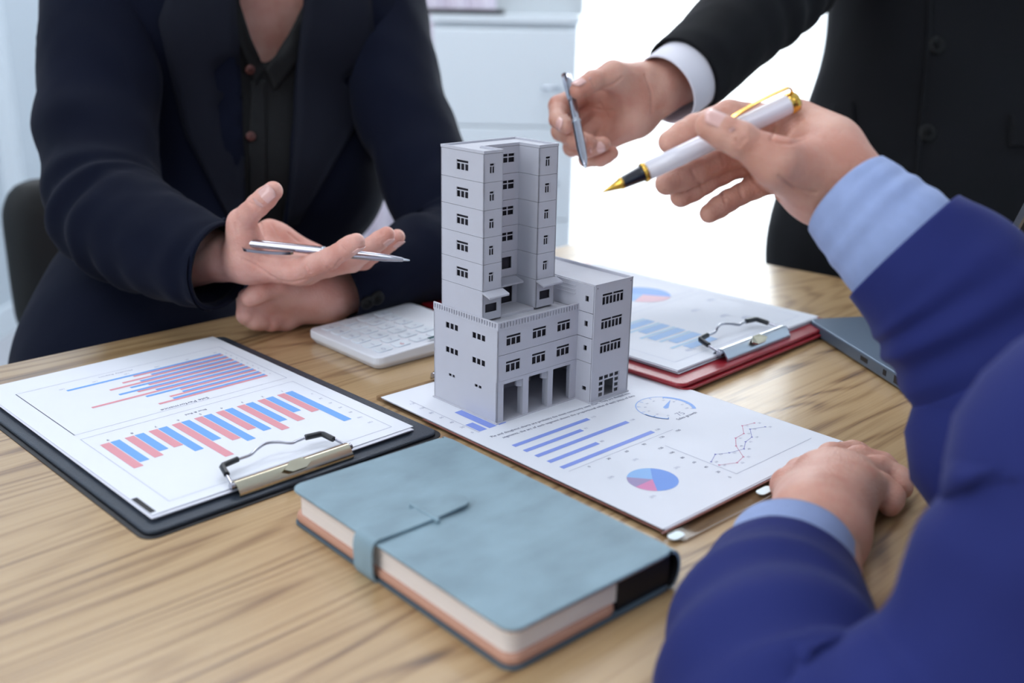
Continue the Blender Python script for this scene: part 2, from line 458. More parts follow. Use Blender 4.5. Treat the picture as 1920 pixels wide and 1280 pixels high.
M_laptop = mat('slate_aluminium', rgb(104, 120, 140), 0.4, metal=0.5)
M_laptopd = mat('dark_screen_back', rgb(58, 60, 64), 0.4)
M_port = mat('port_black', rgb(20, 24, 32), 0.4)
M_curt = mat('curtain_pink', rgb(222, 214, 226), 0.9)
def sheer():
    m = bpy.data.materials.new('sheer_curtain'); m.use_nodes = True; N = m.node_tree.nodes; L = m.node_tree.links; N.remove(N['Principled BSDF'])
    o = N['Material Output']; t = N.new('ShaderNodeBsdfTransparent'); tl = N.new('ShaderNodeBsdfTranslucent'); df = N.new('ShaderNodeBsdfDiffuse')
    for x in (tl, df): x.inputs[0].default_value = (0.93, 0.95, 0.97, 1)
    a = N.new('ShaderNodeMixShader'); a.inputs[0].default_value = 0.45; L.new(tl.outputs[0], a.inputs[1]); L.new(df.outputs[0], a.inputs[2])
    b = N.new('ShaderNodeMixShader'); b.inputs[0].default_value = 0.5; L.new(t.outputs[0], b.inputs[1]); L.new(a.outputs[0], b.inputs[2])
    L.new(b.outputs[0], o.inputs[0]); return m
def glass(name, tint=(1, 1, 1, 1), fac=0.12):
    m = bpy.data.materials.new(name); m.use_nodes = True; N = m.node_tree.nodes; L = m.node_tree.links; N.remove(N['Principled BSDF'])
    o = N['Material Output']; t = N.new('ShaderNodeBsdfTransparent'); t.inputs[0].default_value = tint
    g = N.new('ShaderNodeBsdfGlossy'); g.inputs['Roughness'].default_value = 0.03
    fr0 = N.new('ShaderNodeFresnel'); fr0.inputs[0].default_value = 1.45
    gm = N.new('ShaderNodeNewGeometry'); sb = N.new('ShaderNodeMath'); sb.operation = 'SUBTRACT'; sb.inputs[0].default_value = 1; L.new(gm.outputs['Backfacing'], sb.inputs[1])
    fr = N.new('ShaderNodeMath'); fr.operation = 'MULTIPLY'; L.new(fr0.outputs[0], fr.inputs[0]); L.new(sb.outputs[0], fr.inputs[1])
    a = N.new('ShaderNodeMixShader'); L.new(fr.outputs[0], a.inputs[0]); L.new(t.outputs[0], a.inputs[1]); L.new(g.outputs[0], a.inputs[2]); L.new(a.outputs[0], o.inputs[0])
    return m
M_sheer = sheer(); M_glass = glass('window_glass'); M_acryl = glass('clear_acrylic', (0.93, 0.90, 0.88, 1))
M_acedge = mat('acrylic_edge', rgb(150, 96, 88), 0.3)
M_highlight = mat('white_highlight', rgb(240, 252, 255), 0.4)

# ================================================================ setting
def struct(o): o['kind'] = 'structure'; return o
RX0, RX1, RY0, RY1, RZ = -1.66, 3.1, -2.4, 3.4, 2.7
b = MB(); b.box((RX0, RY0, -0.1), (RX1, RY1, 0.0)); struct(b.build('floor', M_floor))
b = MB(); b.box((RX0, RY0, RZ), (RX1, RY1, RZ+0.1)); struct(b.build('ceiling', M_ceil))
b = MB(); b.box((RX0-0.1, RY0-0.1, 0), (RX0, RY1+0.12, RZ)); struct(b.build('wall_left', M_wall))
b = MB(); b.box((RX1, RY0-0.1, 0), (RX1+0.1, RY1+0.12, RZ)); struct(b.build('wall_right', M_wall))
b = MB(); b.box((RX0, RY0-0.1, 0), (RX1, RY0, RZ)); struct(b.build('wall_front', M_wall))
WX0, WX1, WZ0, WZ1 = 0.14, 2.6, 0.12, 2.4
b = MB(); b.box((RX0, RY1, 0), (WX0, RY1+0.12, RZ)); b.box((WX1, RY1, 0), (RX1, RY1+0.12, RZ))
b.box((WX0, RY1, 0), (WX1, RY1+0.12, WZ0)); b.box((WX0, RY1, WZ1), (WX1, RY1+0.12, RZ)); struct(b.build('wall_back', M_wall))
b = MB(); b.box((RX0, RY1-0.015, 0), (WX0-0.05, RY1, 0.09)); struct(b.build('baseboard_back', M_white))
b = MB(); b.box((RX0, 0, 0), (RX0+0.015, RY1-0.015, 0.09)); struct(b.build('baseboard_left', M_white))
b = MB(); b.box((RX0+0.0, RY1-0.04, 0.0), (RX0+0.05, RY1, 2.5)); struct(b.build('trim_1', M_white))
win = MB()
for x in (WX0, WX0+0.82, WX0+1.64, WX1-0.05): win.box((x, RY1+0.03, WZ0), (x+0.05, RY1+0.08, WZ1))
for z in (WZ0, WZ1-0.05): win.box((WX0+0.05, RY1+0.032, z), (WX1-0.05, RY1+0.078, z+0.05))
wo = struct(win.build('window_1', M_white))
wl = MB()
for (y0, y1, z0, z1) in ((-1.9, -1.84, .75, 2.35), (-.16, -.10, .75, 2.35), (-1.84, -.16, .75, .81), (-1.84, -.16, 2.29, 2.35)): wl.box((RX0, y0, z0), (RX0+.05, y1, z1))
struct(wl.build('fill_light_frame', M_white))  # made-up window frame around the added fill light
for k in range(3):
    p = MB(); p.box((WX0+0.05+0.82*k, RY1+0.05, WZ0+0.05), (WX0+0.82*(k+1) if k < 2 else WX1-0.05, RY1+0.056, WZ1-0.05)); p.build('pane', M_glass, wo)
for i, (lx, ly, pw) in enumerate(PANELS):
    f = MB(); f.box((lx-0.6, ly-0.33, 2.66), (lx+0.6, ly+0.33, 2.70))
    lab = ['ceiling light panel over the left side of the table', 'ceiling light panel behind the viewer on the right', 'ceiling light panel near the window', 'ceiling light panel near the back wall on the left'][i]
    f.build('ceiling_lamp', M_white); tag(bpy.data.objects[-1] if False else C.objects[-1], 'white rectangular ' + lab, 'ceiling light')

def curtain(name, x0, x1, y, z0, z1, folds, amp, m, label):
    n = folds*10; vs = []; 
    for i in range(n+1):
        x = x0+(x1-x0)*i/n; yy = y+amp*math.sin(i/10*2*math.pi)+amp*0.4*math.sin(i/10*2.3+1)
        vs += [(x, yy, z0), (x, yy, z1)]
    mb = MB(); mb.add(vs, [(2*i, 2*i+2, 2*i+3, 2*i+1) for i in range(n)], 0, True)
    o = mb.build(name, m); tag(o, label, 'curtain'); return o
curtain('sheer_curtain', WX0-0.03, WX1+0.1, RY1-0.14, 0.03, 2.5, 26, 0.022, M_sheer, 'sheer white curtain glowing in front of the bright window')
curtain('side_curtain', -0.62, WX0-0.06, RY1-0.13, 0.03, 2.5, 9, 0.02, M_curt, 'pale pinkish opaque curtain beside the bright window')
rod = MB(); rod.tube([(-0.7, RY1-0.135, 2.54), (2.9, RY1-0.135, 2.54)], 0.012); 
for x in (-0.68, 1.1, 2.88): rod.box((x-0.01, RY1-0.135, 2.53), (x+0.01, RY1, 2.55))
tag(rod.build('curtain_rod', M_steel), 'long curtain rod above the window', 'rod')

# low cabinet by the window
cb = empty('cabinet', 'pale blue-white low cabinet with drawers standing before the window', 'cabinet', (-0.01, 2.95, 0))
m_ = MB(); m_.box((-0.205, -0.17, 0.0), (0.165, 0.2, 1.012)); m_.build('body', M_white, cb)
m_ = MB(); m_.box((-0.21, -0.19, 1.012), (0.17, 0.21, 1.03)); m_.build('top_panel', M_white, cb)
for k, (z0, z1) in enumerate(((0.753, 0.996), (0.507, 0.750), (0.261, 0.504), (0.015, 0.258))):
    d = MB(); d.box((-0.204, -0.19, z0), (0.164, -0.172, z1)); do = d.build('drawer', M_white, cb, bevel=0.003)
    h = MB(); h.tube([(0.08, -0.19, z0+0.1), (0.08, -0.21, z0+0.1), (0.12, -0.21, z0+0.1), (0.12, -0.19, z0+0.1)], 0.005, 8); h.build('handle', M_steel, do)
tr = MB(); tr.prism(roundrect(-0.33, 2.765, -0.035, 2.97, 0.015), 1.0302, 1.042); tag(tr.build('document_tray', M_blackin, bevel=0.002), 'flat black tray lying on top of the low cabinet', 'tray')
bx = MB(); bx.box((-0.06, 2.985, 1.0302), (0.18, 3.14, 1.16)); bx.box((-0.065, 2.98, 1.12), (0.185, 3.145, 1.165)); tag(bx.build('storage_box', mat('greige_card', rgb(190, 196, 200), 0.8), bevel=0.002), 'greige storage box with a lid on the low cabinet', 'box')

# ================================================================ table
cn = Vector((0.142, 1.457)); e1 = Vector((-0.7115, -0.7027)); e2 = Vector((0.70, -0.60)).normalized()
dirn = Vector((0.72, -0.694))
c0 = cn; c1 = cn + e1*1.9; c2 = c1 + e2*1.25; c3 = cn + e2*1.25
tb = empty('table', 'light oak meeting table with a glossy straight-grained top', 'table', (0, 0, 0))
tp = MB(); poly = [(v.x, v.y) for v in (c0, c1, c2, c3)]
tp.prism(poly, TZ-0.03, TZ); tp.build('tabletop', M_wood, tb, bevel=0.003)
for v in (c0, c1, c2, c3):
    ctr = (c0+c1+c2+c3)/4; q = v+(ctr-v).normalized()*0.12
    l = MB(); l.box((q.x-0.03, q.y-0.03, 0), (q.x+0.03, q.y+0.03, TZ-0.03)); l.build('leg', M_steel, tb, bevel=0.004)

# ================================================================ papers, boards and clips
def sheet_shape(mb, W, L, z0, t, dx=0, dy=0, rot=0, curl=0.0, mi=0):
    nx, ny = 8, 10; c, s_ = math.cos(rot), math.sin(rot); vs = []
    for lay in (0, 1):
        for i in range(nx+1):
            for j in range(ny+1):
                x = W*i/nx; y = L*j/ny
                z = z0 + (t if lay else 0) + curl*((x/W-0.5)**2*1.6+0.3*(y/L)**3)
                vs.append((dx+c*x-s_*y, dy+s_*x+c*y, z))
    n = (nx+1)*(ny+1); fs = []
    for i in range(nx):
        for j in range(ny):
            a = i*(ny+1)+j; b_ = a+ny+1
            fs.append((n+a, n+b_, n+b_+1, n+a+1)); fs.append((a, a+1, b_+1, b_))
    ed = [i*(ny+1) for i in range(nx+1)]+[nx*(ny+1)+j for j in range(1, ny+1)]+[i*(ny+1)+ny for i in range(nx-1, -1, -1)]+[j for j in range(ny-1, 0, -1)]
    for k in range(len(ed)): a, b_ = ed[k], ed[(k+1) % len(ed)]; fs.append((a, b_, n+b_, n+a))
    mb.add(vs, fs, mi)
def lever_clip(parent, u0, u1, v0, z, M, mplate, s=1.0, inward=1.0):
    """metal lever clip across the short edge; u along the edge, inward = direction of the sheet"""
    cl = bpy.data.objects.new('clip', None); C.objects.link(cl); cl.parent = parent
    A = lambda u, v, zz: M @ Vector((u, v0+inward*v, z+zz))
    body = MB(); n = 10; vs = []
    prof = [(0.0035-0.0150*i/13, 0.0008+0.0054*math.sin(math.pi*min(1, i/13*1.0))**0.7-0.0030*max(0, i/13-0.6)/0.4) for i in range(14)]
    k = len(prof)
    for u in (u0, u1):
        for (v, zz) in prof: vs.append(A(u, v*s, zz*s))
        for (v, zz) in prof[::-1]: vs.append(A(u, (v*0.9)*s, (zz-0.0011)*s))
    fs = [(i, (i+1) % (2*k), 2*k+(i+1) % (2*k), 2*k+i) for i in range(2*k)]
    body.add(vs, fs, 0, True); body.add(vs[:2*k], [(i, 2*k-1-i, 2*k-2-i, i+1) for i in range(k-1)], 0); body.add(vs[2*k:], [(i, i+1, 2*k-2-i, 2*k-1-i) for i in range(k-1)], 0)
    body.build('plate', mplate, cl)
    um = (u0+u1)/2
    lug = MB(); lug.add([A(um-0.011*s, -0.0095*s, 0.0045*s), A(um-0.004*s, -0.0050*s, 0.0072*s), A(um+0.005*s, -0.0050*s, 0.0072*s), A(um+0.011*s, -0.0095*s, 0.0045*s), A(um+0.005*s, -0.0118*s, 0.0025*s), A(um-0.006*s, -0.0118*s, 0.0025*s)], [(0, 1, 2, 3, 4, 5)])
    lo = lug.build('lug', M_brassy, cl); so = lo.modifiers.new('s', 'SOLIDIFY'); so.thickness = 0.0015
    wr = MB(); g = 0.006*s
    pts = [A(u0-0.001, -0.004*s, 0.003*s), A(u0+0.002*s, 0.008*s, 0.005*s), A(u0+0.005*s, 0.0195*s, 0.0072*s), A(u0+0.016*s, 0.0215*s, 0.0076*s), A(um-0.018*s, 0.0215*s, 0.008*s), A(um-0.010*s, 0.0245*s, 0.0095*s), A(um-0.002*s, 0.026*s, 0.0105*s),
           A(um+0.006*s, 0.0235*s, 0.0098*s), A(um+0.014*s, 0.0195*s, 0.008*s), A(um+0.02*s, 0.0205*s, 0.0078*s), A(u1-0.016*s, 0.0215*s, 0.0076*s), A(u1-0.004*s, 0.0195*s, 0.0072*s), A(u1-0.001*s, 0.008*s, 0.005*s), A(u1+0.001, -0.004*s, 0.003*s)]
    wr.tube([Vector(p) for p in catmull([tuple(p) for p in pts], 60)], 0.0011*s, 8); wr.build('lever_wire', M_chrome, cl)
    for (ua, d) in ((u0, 1), (u1, -1)):
        r = MB(); P = [A(ua+d*0.0025*s, 0.0095*s, 0.0056*s), A(ua+d*0.0050*s, 0.0200*s, 0.0074*s), A(ua+d*0.018*s, 0.0216*s, 0.0078*s)]
        r.tube([P[0], P[0].lerp(P[1], .9), P[1].lerp(P[2], .12), P[2]], [0.0022*s]*4, 8); r.build('rubber_sleeve', M_rubber, cl)
    for (pa, pb) in ((u0-0.003*s, u0+0.004*s), (u1-0.004*s, u1+0.003*s)):
        pin = MB(); pin.tube([A(pa, -0.004*s, 0.003*s), A(pb, -0.004*s, 0.003*s)], 0.0024*s, 10); pin.build('pivot', M_chrome, cl)
    return cl
I4 = Matrix.Identity(4)

# --- left: charcoal clipboard
LO = (-0.22198, 0.57922, TZ); LA = 0.7871
cb1 = empty('clipboard', 'charcoal leather clipboard under the bar chart sheets, by the notebook', 'clipboard', LO, LA)
m_ = MB(); m_.prism(roundrect(-0.010, -0.014, 0.224, 0.304, 0.008), 0.0006, 0.0036); m_.build('board', M_board, cb1, bevel=0.0012)
m_ = MB(); m_.prism(roundrect(-0.0135, -0.0175, 0.2275, 0.3075, 0.010), 0.0, 0.0007); m_.build('backing', M_blackin, cb1)
lever_clip(cb1, 0.056, 0.147, 0.001, 0.0068, I4, M_brassy)
ps = empty('paper_stack', 'several white sheets clipped beneath the red and blue bar chart page', 'paper', LO, LA)
for k in range(5):
    s_ = MB(); r_ = random.uniform(-0.006, 0.006); sheet_shape(s_, 0.209, 0.296, 0.0037+k*0.0006, 0.0003, 0.0015-0.0009*k+random.uniform(0, .001), -0.0012*k*0.6+random.uniform(-.001, .002), r_*0.5, 0.0008*(k/5))
    s_.build('sheet', M_paper2, ps)
pg = empty('printed_page', 'white page printed with two red and blue bar charts on the charcoal clipboard', 'paper', LO, LA)
s_ = MB(); ZP = 0.0072; sheet_shape(s_, 0.21, 0.297, ZP-0.0003, 0.0003); s_.build('sheet', M_paper, pg)
pr = MB(); zz = ZP+0.00012
R_ = lambda mb, x0, y0, x1, y1, mi, z: mb.flat([(x0, y0), (x1, y0), (x1, y1), (x0, y1)], z, mi)
def frame(mb, x0, y0, x1, y1, t, mi, z):
    R_(mb, x0, y0, x1, y0+t, mi, z); R_(mb, x0, y1-t, x1, y1, mi, z); R_(mb, x0, y0+t, x0+t, y1-t, mi, z); R_(mb, x1-t, y0+t, x1, y1-t, mi, z)
k1 = 0.001
redv = [71, 78, 85, 46, 68, 77, 60, 67, 75]; bluv = [78, 86, 69, 77, 60, 68, 75, 84, 43]
for i in range(9):
    u = 22.6+18.4*i
    R_(pr, u*k1, redv[i]*k1, (u+7)*k1, .1245, 1, zz); R_(pr, (u+7.6)*k1, bluv[i]*k1, (u+14.6)*k1, .1245, 0, zz)
    put_text(pr, str(9-i), (u+9)*k1, .1305, .004, math.pi, 2, zz)
for i in range(7): put_text(pr, str(20*i), .1935, (.109-.0133*i), .0032, math.pi, 3, zz)
frame(pr, .0165, .010, .1975, .1435, .00035, 3, zz); frame(pr, .0165, .1535, .1985, .266, .00035, 3, zz)
R_(pr, .0165, .1535, .0171, .266, 2, zz)
blu2 = [50, 118, 104, 91, 77, 104, 91, 118, 105]; red2 = [105, 91, 76, 105, 91, 49, 119, 105, 91]
for i in range(9):
    v = 248.2-9.1*i
    R_(pr, blu2[i]*k1, (v-3.4)*k1, .1895, v*k1, 0, zz); R_(pr, red2[i]*k1, (v-7.0)*k1, .1895, (v-3.6)*k1, 1, zz)
    put_text(pr, str(9-i), .1945, (v-2)*k1, .0032, math.pi, 3, zz)
for i in range(6): put_text(pr, str(60+20*i), (.1885-.0275*i), .2535, .0032, math.pi, 3, zz)
put_text(pr, 'Sale Performance', .127, .1585, .0052, math.pi, 2, zz, .041)
put_text(pr, 'Blue & Red', .113, .1365, .0038, math.pi, 2, zz, .018)
put_text(pr, 'Monthly Report', .112, .2605, .0038, math.pi, 3, zz, .03)
R_(pr, 0.0003, 0.003, 0.0042, 0.029, 4, zz)
pr.build('printed_chart', [M_blue, M_red, M_ink, M_inkl, M_blackin], pg)

# --- centre: acrylic clipboard
CO = (0.09602, 0.57887, TZ); CA = 0.7526
cb2 = empty('clipboard', 'clear acrylic clipboard with reddish edges under the sheets beneath the model building', 'clipboard', CO, CA)
m_ = MB(); m_.prism(roundrect(-0.0005, -0.0165, 0.2105, 0.306, 0.005), 0.0, 0.0022); m_.build('board', M_acryl, cb2)
m_ = MB()
for (x0, y0, x1, y1) in ((-0.003, -0.0025, 0.210, -0.0012), (-0.0012, 0.0, -0.0002, 0.24)): m_.box((x0, y0, 0.0023), (x1, y1, 0.0030))
m_.build('edge_strip', M_acedge, cb2)
m_ = MB(); m_.box((0.004, -0.0165, 0.0022), (0.2045, -0.0158, 0.0026)); m_.build('edge_strip', mat('acrylic_rim', rgb(150, 136, 124), .3), cb2)
for (ua, w_) in ((-0.004, 0.012), (0.090, 0.015)):
    p = MB(); p.prism(roundrect(ua, -0.0125, ua+w_, -0.0055, 0.003), 0.0022, 0.0027); p.build('highlight_pad', M_highlight, cb2)  # flat white ovals stand in for highlights on the acrylic
lever_clip(cb2, 0.062, 0.15, 0.299, 0.0045, I4, M_brassy, inward=-1.0)
ps2 = empty('paper_stack', 'plain white sheets stacked beneath the page the model building stands on', 'paper', CO, CA)
for k in range(4):
    s_ = MB(); sheet_shape(s_, 0.21, 0.296, 0.0023+k*0.00035, 0.0002, random.uniform(-.001, .0018), random.uniform(-.0015, .001), random.uniform(-.003, .003)); s_.build('sheet', M_paper2, ps2)
pg2 = empty('printed_page', 'white page with blue bars, gauge, pie and line charts under the model building', 'paper', CO, CA)
s_ = MB(); ZC = 0.0040; sheet_shape(s_, 0.21, 0.297, ZC-0.0003, 0.0003); s_.build('sheet', M_paper, pg2)
pr = MB(); zz = ZC+0.00012
for (y, x1_) in ((153.5, 96), (141.5, 76), (129.5, 115), (116.8, 67), (104, 115)): R_(pr, .0155, (y-2.2)*k1, x1_*k1, (y+2.2)*k1, 0, zz); put_text(pr, str(int(x1_*1.2)), x1_*k1+.003, (y-1)*k1, .0035, 0, 3, zz)
put_text(pr, 'Pie and doughnut charts are probably the most commonly used chart. They are divided into', .0140, .1755, .0043, -0.045, 2, zz, .150)
put_text(pr, 'segments, the arc of each segment shows the proportional value of each piece of data', .0195, .1688, .0043, -0.045, 2, zz, .143)
for i in range(7): put_text(pr, str(20*i), (.008+.0*i), (.191+.0127*i), .0038, 0, 3, zz)
R_(pr, .0130, .189, .0134, .275, 3, zz)
for (x0, y0, x1_, y1) in ((.0245, .190, .032, .232), (.0145, .190, .022, .207), (.0345, .19, .042, .225)): R_(pr, x0, y0, x1_, y1, 0, zz)
gc = (.161, .129)
def arc(mb, cx, cy, r0, r1, a0, a1, mi, z, n=40):
    for i in range(n):
        p, q = math.radians(a0+(a1-a0)*i/n), math.radians(a0+(a1-a0)*(i+1)/n)
        mb.flat([(cx+r0*math.cos(p), cy+r0*math.sin(p)), (cx+r1*math.cos(p), cy+r1*math.sin(p)), (cx+r1*math.cos(q), cy+r1*math.sin(q)), (cx+r0*math.cos(q), cy+r0*math.sin(q))], z, mi)
arc(pr, gc[0], gc[1], .0238, .0246, -45, 225, 1, zz); arc(pr, gc[0], gc[1], .0225, .0246, 175, 225, 1, zz, 10); arc(pr, gc[0], gc[1], .0215, .0246, -45, 45, 1, zz+1e-5, 16)
for i in range(10):
    a = math.radians(-45+30*i); c, s2 = math.cos(a), math.sin(a)
    pr.flat([(gc[0]+.020*c-.0003*s2, gc[1]+.020*s2+.0003*c), (gc[0]+.020*c+.0003*s2, gc[1]+.020*s2-.0003*c), (gc[0]+.0235*c+.0003*s2, gc[1]+.0235*s2-.0003*c), (gc[0]+.0235*c-.0003*s2, gc[1]+.0235*s2+.0003*c)], zz, 1)
    put_text(pr, str(10*(10-i)), gc[0]+.0165*c-.0015, gc[1]+.0165*s2-.001, .0026, 0, 3, zz)
pr.flat([(gc[0]-.001, gc[1]+.002), (gc[0]-.002, gc[1]-.001), (gc[0]+.001, gc[1]-.002), (gc[0]+.0165, gc[1]+.0085)], zz, 1)
put_text(pr, '75', .1555, .1105, .0085, 0, 3, zz); put_text(pr, 'Sales growth', .148, .1055, .0045, 0, 2, zz, .024)
R_(pr, .0155, .0965, .130, .0968, 3, zz)
for i in range(6): put_text(pr, str(30*i), .031+.0195*i, .0915, .0036, 0, 2, zz)
pc = (.050, .050)
def wedge(a0, a1, mi):
    n = 18; pr.flat([pc]+[(pc[0]+.0178*math.cos(math.radians(a0+(a1-a0)*i/n)), pc[1]+.0178*math.sin(math.radians(a0+(a1-a0)*i/n))) for i in range(n+1)], zz, mi)
wedge(-130, 45, 4); wedge(45, 128, 5); wedge(128, 180, 6); wedge(180, 230, 7)
for (x, y) in ((.075, .05), (.028, .07), (.063, .078), (.027, .032)): put_text(pr, '25%', x, y, .0032, 0, 3, zz)
R_(pr, .1012, .017, .1016, .081, 3, zz); R_(pr, .1012, .017, .197, .0174, 3, zz)
for i in range(7): put_text(pr, str(120-20*i), .0925, (.079-.0105*i), .0034, 0, 2, zz)
def poly_line(pts, mi, dot=.0009):
    for i, (x, y) in enumerate(pts):
        pr.flat([(x*k1+dot*math.cos(a*math.pi/3), y*k1+dot*math.sin(a*math.pi/3)) for a in range(6)], zz+2e-5, mi)
        put_text(pr, '%d' % (20+i*7), x*k1+.0015, (y-1.5-2)*k1, .003, 0, 3, zz)
        if i:
            a = Vector((pts[i-1][0]*k1, pts[i-1][1]*k1)); c = Vector((x*k1, y*k1)); d = (c-a).normalized(); nn = Vector((-d.y, d.x))*.00018
            pr.flat([(a+nn)[:], (a-nn)[:], (c-nn)[:], (c+nn)[:]], zz, mi)
poly_line([(189, 53), (176, 58), (164, 48), (153, 46), (141, 39), (127, 42), (117, 47), (104, 41)], 8)
poly_line([(189, 63), (177, 66), (165, 56), (153, 55), (141, 46), (129, 31), (117, 28), (104, 34)], 9)
pr.build('printed_chart', [M_peri, M_lblue, M_ink, M_inkl, mat('pie_blue', rgb(122, 160, 232), .65), mat('pie_pale', rgb(148, 190, 240), .65), M_mauve, M_pink, mat('line_blue', rgb(110, 112, 190), .65), mat('line_red', rgb(206, 112, 150), .65)], pg2)

# --- right: red clipboard
RO = (0.1440, 0.8480, TZ+0.0030); RA = 0.795
cb3 = empty('clipboard', 'glossy red leather clipboard on the oak beyond the model building', 'clipboard', RO, RA)
SC = 1.15
m_ = MB(); m_.prism(roundrect(-0.019, -0.019, 0.252, 0.325, 0.009), 0.0030, 0.0065); m_.build('board', M_redl, cb3, bevel=0.0015)
m_ = MB(); m_.prism(roundrect(-0.016, -0.022, 0.249, 0.322, 0.009), 0.0, 0.0026); m_.build('back_cover', M_redl, cb3, bevel=0.001)
lever_clip(cb3, 0.060, 0.167, 0.001, 0.0098, I4, M_steel, s=1.15)
ps3 = empty('paper_stack', 'white sheets held beneath the pale chart page on the red clipboard', 'paper', RO, RA)
for k in range(6):
    s_ = MB(); sheet_shape(s_, 0.240, 0.30, 0.0067+k*0.00055, 0.0003, -0.001*k*0.4+random.uniform(-.001, .001), random.uniform(-.002, .001), random.uniform(-.004, .004)); s_.build('sheet', M_paper2, ps3)
pg3 = empty('printed_page', 'white page with pale blue bars and a flat pie chart on the red clipboard', 'paper', RO, RA)
s_ = MB(); sheet_shape(s_, 0.242, 0.30, 0.0101, 0.0003); s_.build('sheet', M_paper, pg3)
pr = MB(); zz = 0.0106
RM = (Matrix.Translation(RO) @ Matrix.Rotation(RA, 4, 'Z')).inverted()
def rloc(px, py): q = RM @ onz(px, py, 0.0106); return (q.x, q.y)
for i, (ua, ub) in enumerate(((58, 44), (60, 52), (52, 46), (62, 45), (50, 58))):
    R_(pr, ua*k1, (26.5+18.6*i)*k1, .1005, (37+18.6*i)*k1, 0, zz); R_(pr, ub*k1, (38.2+18.6*i)*k1, .1005, (41.6+18.6*i)*k1, 4, zz)
pcx, pcy = .172, .172
for a0, a1, mi in ((-60, 120, 1), (120, 200, 0), (200, 300, 2)):
    n = 14; pr.flat([(pcx, pcy)]+[(pcx+.030*math.cos(math.radians(a0+(a1-a0)*i/n)), pcy+.030*math.sin(math.radians(a0+(a1-a0)*i/n))) for i in range(n+1)], zz, mi)
for (px, py) in ((1300, 590), (1355, 600), (1395, 603), (1330, 570), (1290, 665)):
    x, y = rloc(px, py); 
    put_text(pr, '40%', x, y, .008, 0, 3, zz)
frame(pr, .015, .014, .227, .135, .0004, 3, zz); frame(pr, .015, .145, .227, .285, .0004, 3, zz)
pr.build('printed_chart', [M_gblue, M_lblue, mat('pie_peach', rgb(232, 196, 206), .7), M_faint, mat('pale_teal', rgb(186, 214, 236), .7)], pg3)

# ================================================================ notebook
NB = (0.0020, 0.4335, TZ); NA = math.atan2(0.0865, 0.0955)
Wn, Ln, Tn = 0.129, 0.2085, 0.0245
nb = empty('notebook', 'grey-blue suede notebook with a strap closure lying on the oak nearest the viewer', 'notebook', NB, NA)
m_ = MB(); m_.prism(roundrect(0.003, 0.004, Wn-0.008, Ln-0.004, 0.007), 0.0075, Tn-0.004); m_.build('page_block', M_pages, nb)
m_ = MB(); m_.prism(roundrect(0.001, 0.001, 0.080, Ln-0.001, 0.008), 0.0018, 0.0078); m_.build('back_pocket', M_lining, nb, bevel=0.002)
m_ = MB(); m_.prism(roundrect(0.0, 0.0, Wn-0.004, Ln, 0.009), 0.0, 0.0019); m_.build('back_cover', mat('dark_suede', rgb(78, 94, 106), .6), nb, bevel=0.0006)
m_ = MB(); m_.prism(roundrect(0.0, 0.0, Wn-0.004, Ln, 0.009, 8), Tn-0.0022, Tn); m_.build('front_cover', M_cover, nb, bevel=0.0009)
m_ = MB(); m_.prism(roundrect(0.002, 0.002, Wn-0.006, Ln-0.002, 0.008), Tn-0.0040, Tn-0.0023); m_.build('cover_lining', M_lining, nb)
sp = MB(); vs = []; n = 12
for y in (0.0006, Ln-0.0006):
    for rr in (0, 1):
        for i in range(n+1):
            a = math.radians(-90+180*i/n); rx = 0.0085-(0.002 if rr else 0); rz = Tn/2-(0.002 if rr else 0)
            vs.append((Wn-0.0075+rx*math.cos(a), y, Tn/2+rz*math.sin(a)))
q = n+1
sp.add(vs, [(i, 2*q+i, 2*q+i+1, i+1) for i in range(n)], 0, True); sp.add(vs, [(q+i, q+i+1, 3*q+i+1, 3*q+i) for i in range(n)], 1, True)
sp.add(vs, [(i, i+1, q+i+1, q+i) for i in range(n)]+[(2*q+i, 3*q+i, 3*q+i+1, 2*q+i+1) for i in range(n)], 0)
sp.build('spine', [M_cover, M_blackin], nb)
m_ = MB(); m_.box((0.080, 0.003, 0.0019), (Wn-0.006, Ln-0.003, Tn-0.0041)); m_.build('inner_lining', M_blackin, nb)
def strap(mb, pts, y0, y1, t=0.0016):
    n = len(pts); P = catmull([(x, 0, z) for x, z in pts], 40); T = np.gradient(P, axis=0); vs = []
    wd = lambda s: (y0, y1)
    for i in range(40):
        t_ = T[i]/np.linalg.norm(T[i]); nr = np.array([-t_[2], 0, t_[0]])
        s = i/39; yy0, yy1 = y0, y1
        if s > 0.93: sh = (s-0.93)/0.07; cut = (1-math.sqrt(max(0, 1-sh*sh)))*(y1-y0)/2; yy0 += cut; yy1 -= cut
        p = P[i]; o_ = nr*t
        vs += [(p[0], yy0, p[2]), (p[0], yy1, p[2]), (p[0]+o_[0], yy1, p[2]+o_[2]), (p[0]+o_[0], yy0, p[2]+o_[2])]
    fs = [(4*i+j, 4*i+(j+1) % 4, 4*i+4+(j+1) % 4, 4*i+4+j) for i in range(39) for j in range(4)]+[(0, 3, 2, 1), (156, 157, 158, 159)]
    mb.add(vs, fs)
m_ = MB(); strap(m_, [(0.010, -0.0002), (0.0015, 0.0002), (-0.0018, 0.004), (-0.0024, 0.012), (-0.0022, 0.020), (0.000, 0.0248), (0.006, 0.0252), (0.016, 0.0250), (0.030, 0.0250), (0.044, 0.0252), (0.060, 0.0262), (0.072, 0.0262)], 0.113, 0.131); m_.build('strap', M_cover, nb)
m_ = MB(); m_.prism([(0.040, 0.109), (0.0425, 0.109), (0.0425, 0.137), (0.040, 0.137)], Tn, Tn+0.0032); m_.build('strap_loop', M_cover, nb, bevel=0.0008)

